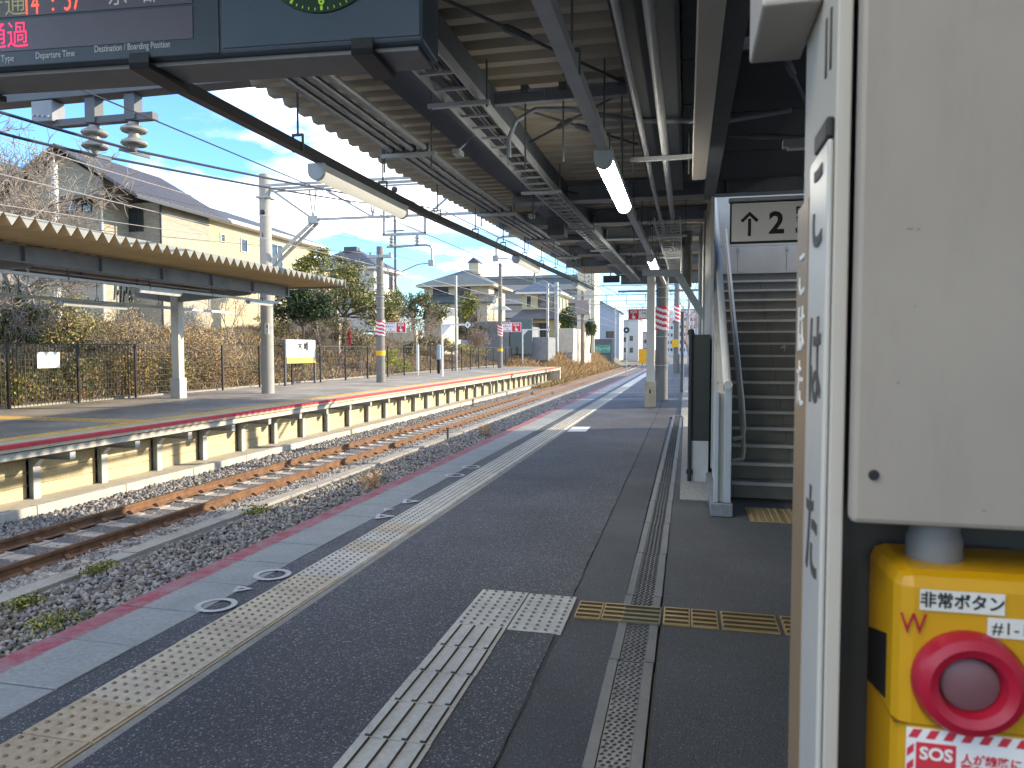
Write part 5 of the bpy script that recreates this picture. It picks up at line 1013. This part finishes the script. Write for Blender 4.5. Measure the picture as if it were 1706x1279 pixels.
MB().box(-22.2, 74.2, 9.3, -21.1, 75.8, 10.5).build('roof_tower', wd, hd); MB().prism([(-22.3, 74.1, 10.45), (-21.0, 74.1, 10.45), (-21.65, 74.1, 11.0)], (0, 1.8, 0)).build('tower_roof', roof_g, hd)
MB().tube([(-22.9, 74, 9.6), (-22.9, 74, 12.6)], .03, 5).build('antenna', steel, hd); MB().bar((-23.3, 74, 12.4), (-22.5, 74, 12.2), .03).build('antenna', steel, hd)
# E: yellow house with slate hip roof
he = empty('yellow_hip_house', (-16.8, 88, 1.5), 'yellow house with blue slate hip roof above a concrete wall', 'house'); MB().box(-18.7, 84.3, 1, -14.66, 93, 7.95).build('wall', we, he); hip(he, -18.7, -14.66, 84.3, 93, 8.05, 9.7, .7, roof_e, white_p, ridge_axis='y')
window(he, (-15.9, 84.3, 7.0), 1.7, 1.3, 'y', frm); window(he, (-17.9, 84.3, 7.0), .5, 1.2, 'y', frw, bars=0)
for y in (86, 88.5, 91): window(he, (-14.66, y, 6.9), .9, 1.4, 'x', frw)
MB().add([(-19.6, 82.0, 4.9), (-13.6, 82.0, 4.9), (-14.6, 84.29, 6.1), (-18.6, 84.29, 6.1), (-19.6, 82, 4.8), (-13.6, 82, 4.8), (-13.6, 84.29, 4.8), (-19.6, 84.29, 4.8)], [(0, 1, 2, 3), (0, 4, 5, 1), (1, 5, 6, 2), (3, 7, 4, 0), (4, 7, 6, 5)]).build('lower_roof', roof_g, he); MB().box(-18.8, 82.6, 1.0, -14.2, 84.28, 4.78).build('porch_wall', we, he)
window(he, (-16.2, 82.6, 3.6), 1.8, 1.6, 'y', frm, bars=2); window(he, (-18.0, 82.6, 3.6), .9, 1.8, 'y', frm, bars=0)
# apartment block
ab = empty('apartment_block', (-28, 140, 3), 'long grey apartment block with balcony rows behind the houses', 'building'); am = mat('apartment_grey', (.36, .33, .31), .85, .06, .5, grime=.15); MB().box(-42, 136, 1, -18.2, 146, 14.6).build('wall', am, ab); MB().box(-42.3, 135.6, 14.6, -17.9, 146.4, 15.2).build('parapet', conc_d, ab)
bal0 = MB().box(-42, 134.9, 0, -18.4, 135.99, .12).box(-42, 134.9, .12, -18.4, 134.98, 1.0).build('balcony', am, ab, local=True)
wn0 = MB().box(0, -.05, 0, .95, -.01, 1.25).build('window', glass_d, ab, local=True)
k = 0
for f_ in range(5):
    z = 2.2+2.55*f_
    if f_ == 0: bal0.location = Vector((0, 0, z))-wpos(ab)
    else: inst(bal0, 'balcony', (0, 0, z), ab)
    for i in range(13):
        for d in (0, .98):
            if k == 0: wn0.location = Vector((-41.2+1.78*i+d, 136, z+1.05))-wpos(ab)
            else: inst(wn0, 'window', (-41.2+1.78*i+d, 136, z+1.05), ab)
            k += 1
cb = empty('cream_tower', (-18, 130, 2), 'tall cream block at the right end of the grey apartments', 'building'); MB().box(-18.6, 128, 0, -15.6, 136, 15.4).build('wall', mat('cream_render', (.58, .50, .36), .85, .05, .5), cb); MB().box(-18.7, 127.9, 15.4, -15.5, 136, 15.7).build('parapet', wd, cb)
for z in (13.2, 14.0): MB().lathe((-16.6, 127.99, z), [(.14, 0), (.14, .03)], 8, (0, -1, 0)).build('vent', ink, cb)
bb = empty('blue_building', (-18, 161, 0), 'pale blue gabled factory building at the end of the line', 'building'); bm_ = mat('pale_blue_cladding', (.33, .40, .49), .7, .06, .5); MB().box(-22.2, 160.8, -1, -14.2, 172, 9.6).build('wall', bm_, bb); MB().prism([(-22.2, 160.8, 9.6), (-14.2, 160.8, 9.6), (-18.2, 160.8, 11.6)], (0, 11, 0)).build('gable_wall', bm_, bb); gable(bb, -22.2, -14.2, 160.8, 172, 9.6, 11.7, .4, roof_e)
for x in (-20.4, -16.2): window(bb, (x, 160.8, 4.6), 1.6, 1.3, 'y', frm)
for i, (x0, x1, y, z, c, lb) in enumerate(((-13.6, -11.2, 178, 8.5, (.50, .49, .47), 'white block beside the pale blue building'), (-9.0, -4.6, 290, 14, (.55, .56, .58), 'pale far apartment tower straight down the line'), (-3.0, 4.2, 280, 16, (.50, .53, .58), 'bluish far office block right of the vanishing track'), (-15.5, -11.6, 250, 7, (.34, .33, .33), 'low grey hall beside the track far away'), (-22, -12, 200, 9, (.42, .40, .40), 'grey distant block behind the blue building'), (3, 14, 120, 9, (.45, .42, .38), 'beige block beyond the right end of the platform'))):
    h0 = empty('far_building', (x0, y, -1), lb, 'building'); MB().box(x0, y, -1.4, x1, y+9, z).build('wall', mat('far_wall_%d' % i, c, .85, .05, .4), h0); MB().box(x0-.15, y-.15, z, x1+.15, y+9.1, z+.25).build('roof', conc_d, h0)
    n = int((x1-x0)/1.3)
    for f_ in range(int((z-1)/2.8)):
        for j in range(n): MB().box(x0+.35+1.3*j, y-.03, .6+2.8*f_, x0+1.15+1.3*j, y-.005, 1.8+2.8*f_).build('window', glass_d, h0)
gs = empty('green_shop_sign', (-12.3, 112, 1), 'green and white sign board on a low shed down the line', 'sign'); MB().box(-13.6, 112, -1.3, -11.0, 116, 3.0).build('shed', mat('shed_dark', (.12, .12, .12), .8), gs); MB().box(-13.5, 111.9, .9, -11.2, 111.98, 2.1).build('board', mat('board_green', (.10, .30, .22), .5), gs); text('ガレージ', .6, (-12.35, 111.88, 1.5), FY, white_s, gs)
# ================================================================ garden and retaining walls
def gwall(name, label, boxes, m_):
    t = empty(name, boxes[0][:3], label, 'wall')
    for b in boxes: MB().box(*b).build('wall_block', m_, t, bevel=.02)
    return t
t = gwall('concrete_wall', 'tall sunlit concrete wall block topped by a white railing', [(-21.2, 58.9, 1.0, -19.95, 63.5, 4.35)], conc_w)
for k in range(9): MB().box(-21.15+.14*k, 58.95, 4.35, -21.11+.14*k, 58.99, 5.0).build('baluster', frw, t)
for k in range(14): MB().box(-20.0, 59.1+.3*k, 4.35, -19.96, 59.14+.3*k, 5.0).build('baluster', frw, t)
MB().box(-21.2, 58.93, 5.0, -19.94, 59.0, 5.06).box(-20.02, 59.0, 5.0, -19.94, 63.4, 5.06).build('railing_top', frw, t)
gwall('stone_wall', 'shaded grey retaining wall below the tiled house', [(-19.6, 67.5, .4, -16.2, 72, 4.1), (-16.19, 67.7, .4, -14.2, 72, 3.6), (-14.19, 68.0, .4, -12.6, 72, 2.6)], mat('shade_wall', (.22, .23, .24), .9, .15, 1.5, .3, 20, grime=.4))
gwall('sheet_fence', 'teal corrugated sheet fence beside the retaining wall', [(-16.1, 67.4, 1.0, -14.0, 67.6, 4.3)], mat('teal_sheet', (.11, .145, .15), .6, .12, 2, stretch=(12, 1, .3)))
gwall('concrete_wall', 'long pale concrete retaining wall under the yellow house', [(-13.9, 78.6, -.5, -11.8, 81.2, 3.7), (-13.6, 81.21, -.5, -11.7, 86, 3.7), (-13.4, 86.01, -.5, -11.6, 92, 3.5)], conc_w)
gwall('low_wall', 'low pale wall in the grass left of the concrete block', [(-22.5, 52, 1.0, -19.6, 52.4, 2.9)], conc_w)
gwall('plank_fence', 'pale plank wall behind the dark evergreen tree', [(-23.5, 40.4, 1.8, -20.2, 40.6, 4.9)], mat('plank_beige', (.42, .36, .25), .85, .12, 2, stretch=(10, 1, .2), grime=.2)); gwall('block_wall', 'cream block wall base under the plank fence', [(-23.6, 40.0, 1.2, -19.9, 40.3, 3.0)], wd)
# chain-link gate at left
cg = empty('chain_link_gate', (-21.5, 18, 1.4), 'white framed chain-link panel standing left behind the fence', 'gate'); q = MB()
for k in range(30): q.bar((-21.5, 14.6+.12*k, 1.55), (-21.5, 14.6+.12*k+.0, 3.1), .008)
for k in range(14): q.bar((-21.5, 14.6, 1.58+.11*k), (-21.5, 18.1, 1.58+.11*k), .008)
q.build('mesh', wire_l, cg)
for a, c in (((-21.5, 18.1, 1.3), (-21.5, 18.1, 3.15)), ((-21.5, 14.6, 3.12), (-21.5, 18.1, 3.12)), ((-21.5, 14.6, 1.55), (-21.5, 18.1, 1.55))): MB().bar(a, c, .05).build('frame', frw, cg)
tag(MB().box(-17.9, 37.0, 1.7, -17.72, 37.05, 2.6).build('red_banner', red_s), 'small red vertical banner near the evergreen trunk', 'banner')
# ================================================================ plants
def branch_tree(name, base, h, label, m_, spread=.55, depth=5, r0=.13, lean=(0, 0), seed=1, nb=3, trunk_frac=.28, min_r=.006, cat='tree'):
    rs = random.Random(seed); t = empty(name, base, label, cat); seg = []
    def grow(p, d, l, r, k):
        n = 3; q = p
        pts = [q]
        for i in range(n):
            d = (d+Vector((rs.gauss(0, .10), rs.gauss(0, .10), rs.gauss(0, .06)+.03))).normalized(); q = q+d*(l/n); pts.append(q)
        seg.append((k, pts, [r*(1-.35*i/n) for i in range(n+1)]))
        if k == 0: return
        m = nb if k > 2 else nb+1
        for i in range(m):
            a = 2*math.pi*(i+rs.random())/m; u = d.orthogonal().normalized(); v = d.cross(u); nd_ = (d+(u*math.cos(a)+v*math.sin(a))*spread*rs.uniform(.7, 1.5)).normalized()
            st_ = pts[-1] if i < 2 else pts[rs.choice((1, 2))]; grow(st_, nd_, l*rs.uniform(.62, .85), max(min_r, r*.58), k-1)
    grow(Vector(base), Vector((lean[0], lean[1], 1)).normalized(), h*trunk_frac, r0, depth)
    tr_, cr_ = MB(), MB()
    for k, p, r in seg: (tr_ if k >= depth-1 else cr_).tube(p, r, 6 if k >= depth-1 else 3, cap=False)
    tr_.build('trunk', m_, t, smooth=True); fast = cr_
    raw('crown', np.array(fast.v), np.array(fast.f), m_, t); return t
branch_tree('bare_tree', (-21.6, 19.0, 1.2), 10.5, 'large bare cherry tree spreading over the far left edge', tw2, .8, 7, .2, (.1, .05), 3, 3, .23, .0125)
branch_tree('bare_tree', (-24.5, 22.8, 1.8), 8.0, 'bare tree in front of the brick house, right of the first', tw, .75, 7, .15, (.1, .0), 11, 3, .24, .012)
branch_tree('bare_tree', (-23.4, 20.4, 1.5), 9.5, 'second bare cherry tree just right of the left edge', tw2, .8, 6, .17, (.05, -.05), 17, 3, .25, .013)
branch_tree('bare_tree', (-19.9, 16.0, .9), 4.0, 'low bare sapling tangle behind the mesh fence at left', tw, .8, 5, .07, (-.1, 0), 21)
branch_tree('bare_tree', (-18.0, 26.0, .8), 4.2, 'thin bare sapling right of the straw coloured shrub', tw2, .5, 4, .05, (.1, 0), 31)
branch_tree('bare_shrub', (-18.2, 42.5, 1.4), 4.2, 'tall bare brown shrub left of the striped pole', tw, .8, 5, .06, (0, 0), 41, cat='shrub')
branch_tree('bare_shrub', (-17.2, 44.8, 1.2), 3.8, 'bare brown shrub right of the striped pole', tw, .85, 5, .06, (.2, 0), 42, cat='shrub')
branch_tree('bare_tree', (-19.2, 66.0, 2.0), 6.2, 'bare grey tree before the tiled house', tw, .7, 5, .08, (.1, 0), 51)
branch_tree('bare_tree', (.55, 60, -1), 10.5, 'pinkish bare tree beyond the right end of the platform', mat('twig_pinkish', (.36, .26, .23), .9, .2, 5), .45, 6, .16, (0, 0), 61)
branch_tree('bare_shrub', (-12.0, 83, 0), 4, 'pale twiggy shrub against the concrete retaining wall', tw2, .6, 5, .05, (0, 0), 71, cat='shrub')
def tree(name, base, cs, n, size, mats, label, trunk=.09, cat='tree'):
    t = empty(name, base, label, cat); c0 = Vector(cs[0][:3]); b_ = Vector(base); q = MB().tube([b_, b_.lerp(c0, .5)+Vector((.08, 0, 0)), c0], [trunk, trunk*.75, trunk*.4], 8)
    for c in cs[1:]: q.tube([b_.lerp(c0, .6), Vector(c[:3])], [trunk*.5, trunk*.2], 5)
    q.build('trunk', bark, t, smooth=True); foliage('crown', cs, n, size, mats, t); return t
tree('evergreen_tree', (-18.2, 32.6, 1.0), [(-18.2, 32.7, 3.6, 1.0, .95, .85), (-19.0, 32.4, 3.3, .8, .8, .6), (-17.3, 33.0, 3.3, .75, .75, .6), (-18.4, 32.4, 4.3, .7, .6, .6), (-17.5, 33.2, 4.1, .65, .6, .5), (-18.9, 32.6, 4.0, .6, .6, .5)], 8000, .07, [g3, g3, g1], 'dark evergreen tree with bare leaning trunk behind the name board', .07)
tree('evergreen_tree', (-18.8, 38.2, 1.5), [(-18.6, 38.2, 4.5, 1.4, 1.4, 1.2), (-20.0, 37.8, 5.0, 1.2, 1.2, 1.0), (-17.3, 38.8, 4.0, 1.4, 1.3, 1.0), (-18.6, 38.5, 5.8, 1.0, 1.0, .8), (-16.9, 39.5, 3.2, 1.0, 1.0, .8), (-16.4, 40.4, 4.4, .9, .9, .6), (-19.6, 38.2, 3.4, .9, .9, .8), (-17.6, 38.6, 5.3, .8, .8, .6)], 9000, .085, [g2, g2, g1, y1, tw], 'tall olive green tree with uneven crown right of the dark evergreen', .12)
tree('leafy_tree', (-22.0, 40.5, 2), [(-21.6, 40.8, 6.7, .9, .9, .6), (-22.4, 40.4, 6.2, .8, .8, .7), (-20.6, 41.4, 6.2, .7, .8, .6), (-21.3, 40.6, 7.3, .5, .5, .4)], 4000, .08, [g2, y1, g1], 'thin yellow-green tree in front of the yellow gable', .08)
tree('evergreen_tree', (-20.9, 55, 2), [(-21.2, 55, 4.6, 1.6, 1.5, 1.2), (-19.6, 55.4, 4.2, 1.4, 1.4, 1.0), (-22.6, 54.8, 5.2, 1.2, 1.2, 1.0), (-20.5, 55.2, 5.4, 1.0, 1.0, .7)], 5500, .10, [g3, g1, g2, g2, tw], 'broad dark green tree left of the concrete wall block', .14)
tree('evergreen_tree', (-19.4, 64.5, 2.5), [(-19.2, 64.5, 5.6, .8, .8, .9), (-19.6, 64.7, 4.7, .7, .7, .7)], 2400, .1, [g2, y1, g1], 'small yellow-green tree above the concrete wall block', .08)
tree('topiary_tree', (-13.3, 82.2, 1), [(-13.2, 82.0, 4.4, 1.0, 1.0, 1.7)], 4500, .1, [g1, g2, g3], 'dark oval topiary tree before the yellow house', .12)
tree('topiary_tree', (-11.2, 88, 1), [(-11.1, 88, 4.0, .7, .8, 1.0)], 2000, .1, [g3, g1], 'small round dark topiary right of the brownish pole', .1)
def shrub(label, cs, n, size, mats, stems=40, asp=.4, sm=None):
    c = cs[0]; z0 = terrain(c[0], c[1]) if c[0] < -16.7 else 0.; t = empty('shrub', (c[0], c[1], z0), label, 'shrub', None); foliage('foliage', cs, n, size, mats, t, asp=asp); q = MB()
    for i in range(stems):
        c_ = cs[i % len(cs)]; a = random.uniform(0, 6.28); r = random.uniform(.2, 1.05); tip = Vector((c_[0]+c_[3]*r*math.cos(a), c_[1]+c_[4]*r*math.sin(a), c_[2]+c_[5]*random.uniform(.1, 1.15))); b_ = Vector((c_[0]+random.uniform(-.2, .2), c_[1]+random.uniform(-.3, .3), z0-.1)); q.tube([b_, b_.lerp(tip, .55)+Vector((0, 0, .25)), tip], [.018, .012, .005], 4, cap=False)
    q.build('stems', sm or tw, t, kind='stuff'); return t
shrub('bright yellow-green shrub behind the fence below the white pole', [(-20.4, 20.8, 2.0, 1.0, 1.2, 1.4), (-20.0, 21.6, 1.4, 1.0, 1.0, 1.2)], 9500, .05, [y1, g2, g2, b1, tw2], 60)
shrub('tangled brown and olive shrub in the middle of the fence line', [(-18.9, 21.6, 1.5, 1.2, 1.6, 1.0), (-19.6, 22.8, 1.9, 1.1, 1.3, 1.2), (-18.0, 22.6, 1.0, .9, 1.4, .9)], 11000, .045, [b1, g2, b2, tw2, tw], 160, .3)
shrub('golden straw coloured dense shrub right of the cream column', [(-17.6, 23.9, 1.6, .8, 1.0, 1.35), (-17.4, 24.8, 1.2, .7, .8, 1.1), (-17.9, 23.2, .8, .7, .9, .7)], 12000, .042, [b1, b1, b3, tw2], 110, .3)
shrub('green creeper covering the nearest fence bay', [(-16.85, 14.6, .75, .35, 1.5, .75), (-16.9, 17.2, .7, .35, 1.6, .75)], 8000, .05, [g2, y1, g1, b2], 40)
shrub('mixed green and russet creeper on the second fence bays', [(-16.85, 19.3, .7, .3, 1.2, .7), (-16.85, 21.4, .65, .3, 1.2, .7)], 6500, .05, [g2, b3, b2, y1], 40)
shrub('russet dry creeper on the fence left of the mast', [(-16.95, 24.2, .6, .35, 1.6, .75), (-16.9, 27, .6, .35, 1.5, .7)], 7500, .045, [b2, b3, b2, g2], 60, .3)
shrub('dark green shrub under the left bare tree by the white gate', [(-21.0, 19.6, 2.6, 1.0, .8, .9), (-20.6, 19.0, 1.8, .6, .7, .5)], 3500, .06, [g3, g1], 20)
shrub('brown dry mound beside the left notice plate', [(-19.3, 18.6, 1.3, .9, 1.0, .35)], 2500, .05, [b2, b1], 30, .3)
shrub('bright lime shrub spilling over the bank right of the striped pole', [(-16.6, 39.4, .9, .5, 1.0, .5), (-16.3, 41.0, .55, .4, .8, .35)], 3500, .06, [mat('leaf_lime', (.30, .34, .02), .7, .2, 3), y1], 15)
shrub('dusty blue-green low shrub on the far bank', [(-18.0, 46.5, 1.5, .8, 1.0, .45)], 2200, .06, [g3, g2], 15)
shrub('yellow-green hedge below the concrete wall block', [(-19.2, 55.5, 1.9, 1.3, 1.2, .35), (-17.6, 56, 1.6, 1.3, 1.2, .35), (-16.4, 57, 1.2, 1.0, 1.0, .35)], 4500, .08, [y1, b1, g2], 20)
shrub('round pinkish dry dome shrub by the shaded wall', [(-17.2, 60.2, 2.2, .95, .95, .95)], 4000, .07, [mat('leaf_pink_dry', (.28, .19, .14), .9, .2, 3), tw2], 60, .15)
shrub('orange autumn shrub beside the olive tree', [(-19.0, 44.5, 3.6, .9, .9, .9), (-18.2, 45, 3.0, .7, .7, .6)], 3000, .07, [b3, b1], 20)
shrub('straw coloured dry shrub beneath the yellow house balcony', [(-22.4, 36.6, 3.0, .8, .8, .6), (-21.8, 37.2, 2.6, .8, .8, .6)], 2600, .06, [b1, y1, g2], 30, .3)
# dry grass and low growth over the bank (uncountable)
def grass(name, label, n, fx0, fx1, y0, y1, hfun, size, mats, pw=1.):
    x = rng.uniform(fx0, fx1, n); y = y0+(y1-y0)*rng.uniform(0, 1, n)**pw; z = np.array([hfun(a, b) for a, b in zip(x, y)])
    a = rng.uniform(0, 6.283, n); l = size*rng.uniform(.5, 1.5, n); w = l*.09+.006; tx = x+rng.normal(0, .5, n)*l; ty = y+rng.normal(0, .5, n)*l; tz = z+l*rng.uniform(.5, 1., n)
    P0 = np.stack([x-w*np.cos(a), y-w*np.sin(a), z-.02], 1); P1 = np.stack([x+w*np.cos(a), y+w*np.sin(a), z-.02], 1); P2 = np.stack([tx, ty, tz], 1)
    V = np.stack([P0, P1, P2], 1).reshape(-1, 3); return tag(raw(name, V, np.arange(3*n).reshape(-1, 3), mats, mi=rng.integers(0, len(mats), n), kind='stuff'), label, 'grass')
grass('dry_grass', 'dry brown and straw grass covering the bank behind the fence', 90000, -24.5, -16.75, 8, 74, terrain, .30, [b1, b2, b2, tw2, tw, b3, g2], 1.2)
def mound(x, y): return -1.25+1.7*max(0, min(1, (-10.6-x)/2.2))*max(.35, min(1, (y-60.9)/9))+.35*math.sin(y*.35)*math.sin(x*.9)*max(0, min(1, (-10.6-x)/2.2))
V = []; F = []; xs = np.linspace(-16.8, -10.0, 18); ys = np.linspace(60.9, 130, 46)
for x in xs:
    for y in ys: V.append((x, y, mound(x, y)))
for i in range(17):
    for j in range(45): F.append((i*46+j, i*46+j+1, (i+1)*46+j+1, (i+1)*46+j))
tag(raw('grass_mound_terrain', V, F, gm, smooth=True), kind='structure')
grass('dry_grass', 'orange dry grass on the mound past the opposite platform end', 42000, -16, -10.3, 61, 110, mound, .55, [b1, b3, b1, b2], 1.4)
grass('dry_grass', 'thin dry grass between the far rails and the mound', 6000, -10.4, -9.7, 50, 110, lambda x, y: -1.28, .3, [b1, b3, g2], 1.2)

branch_tree('bare_shrub', (-19.0, 36.0, 1.5), 3.6, 'bare brown thicket at the foot of the olive tree', tw, .9, 5, .05, (0, 0), 81, cat='shrub')
branch_tree('bare_shrub', (-18.4, 50.5, 1.4), 3.8, 'bare brown thicket halfway along the bank', tw, .9, 5, .05, (.1, 0), 82, cat='shrub')
branch_tree('bare_shrub', (-18.3, 68.0, 1.6), 4.4, 'bare dark thicket before the shaded retaining wall', tw, .8, 5, .06, (0, 0), 83, cat='shrub')
shrub('dark green thicket beneath the tiled house', [(-21.5, 67.5, 3.4, 1.6, 1.2, 1.0), (-19.6, 67.0, 3.0, 1.2, 1.0, .9), (-23.4, 67.8, 3.6, 1.4, 1.1, 1.0)], 5200, .09, [g3, tw, g2, b2], 60)
shrub('brown green brush under the broad dark tree', [(-20.4, 53.2, 2.6, 1.8, 1.0, .9), (-22.4, 53.0, 2.9, 1.3, 1.0, .9), (-18.4, 53.6, 2.0, 1.2, 1.0, .6)], 5200, .08, [b2, g2, tw, g3], 80, .3)
shrub('olive brush filling the gap under the olive tree', [(-18.4, 37.0, 2.5, 1.1, .9, .8), (-17.4, 37.6, 2.0, .9, .9, .7), (-19.8, 36.8, 2.6, .9, .9, .8)], 5200, .065, [g2, b2, g3, tw], 60, .35)
shrub('brown brush below the dark evergreen tree', [(-19.4, 33.6, 1.8, 1.0, .9, .6), (-17.4, 31.0, 1.2, .7, .9, .5)], 3800, .055, [b2, b1, tw, g2], 70, .3)
# ================================================================ lettering to plain meshes
bpy.context.view_layer.update()
dg = bpy.context.evaluated_depsgraph_get(); done = []
for o in [o for o in bpy.data.objects if o.type == 'FONT']:
    me = bpy.data.meshes.new_from_object(o.evaluated_get(dg)); n = bpy.data.objects.new('tmp', me); S.collection.objects.link(n)
    n.parent = o.parent; n.location = o.location; n.rotation_euler = o.rotation_euler; n.scale = o.scale; done.append((n, o.name, o))
for n, nm, o in done:
    bpy.data.objects.remove(o); n.name = nm
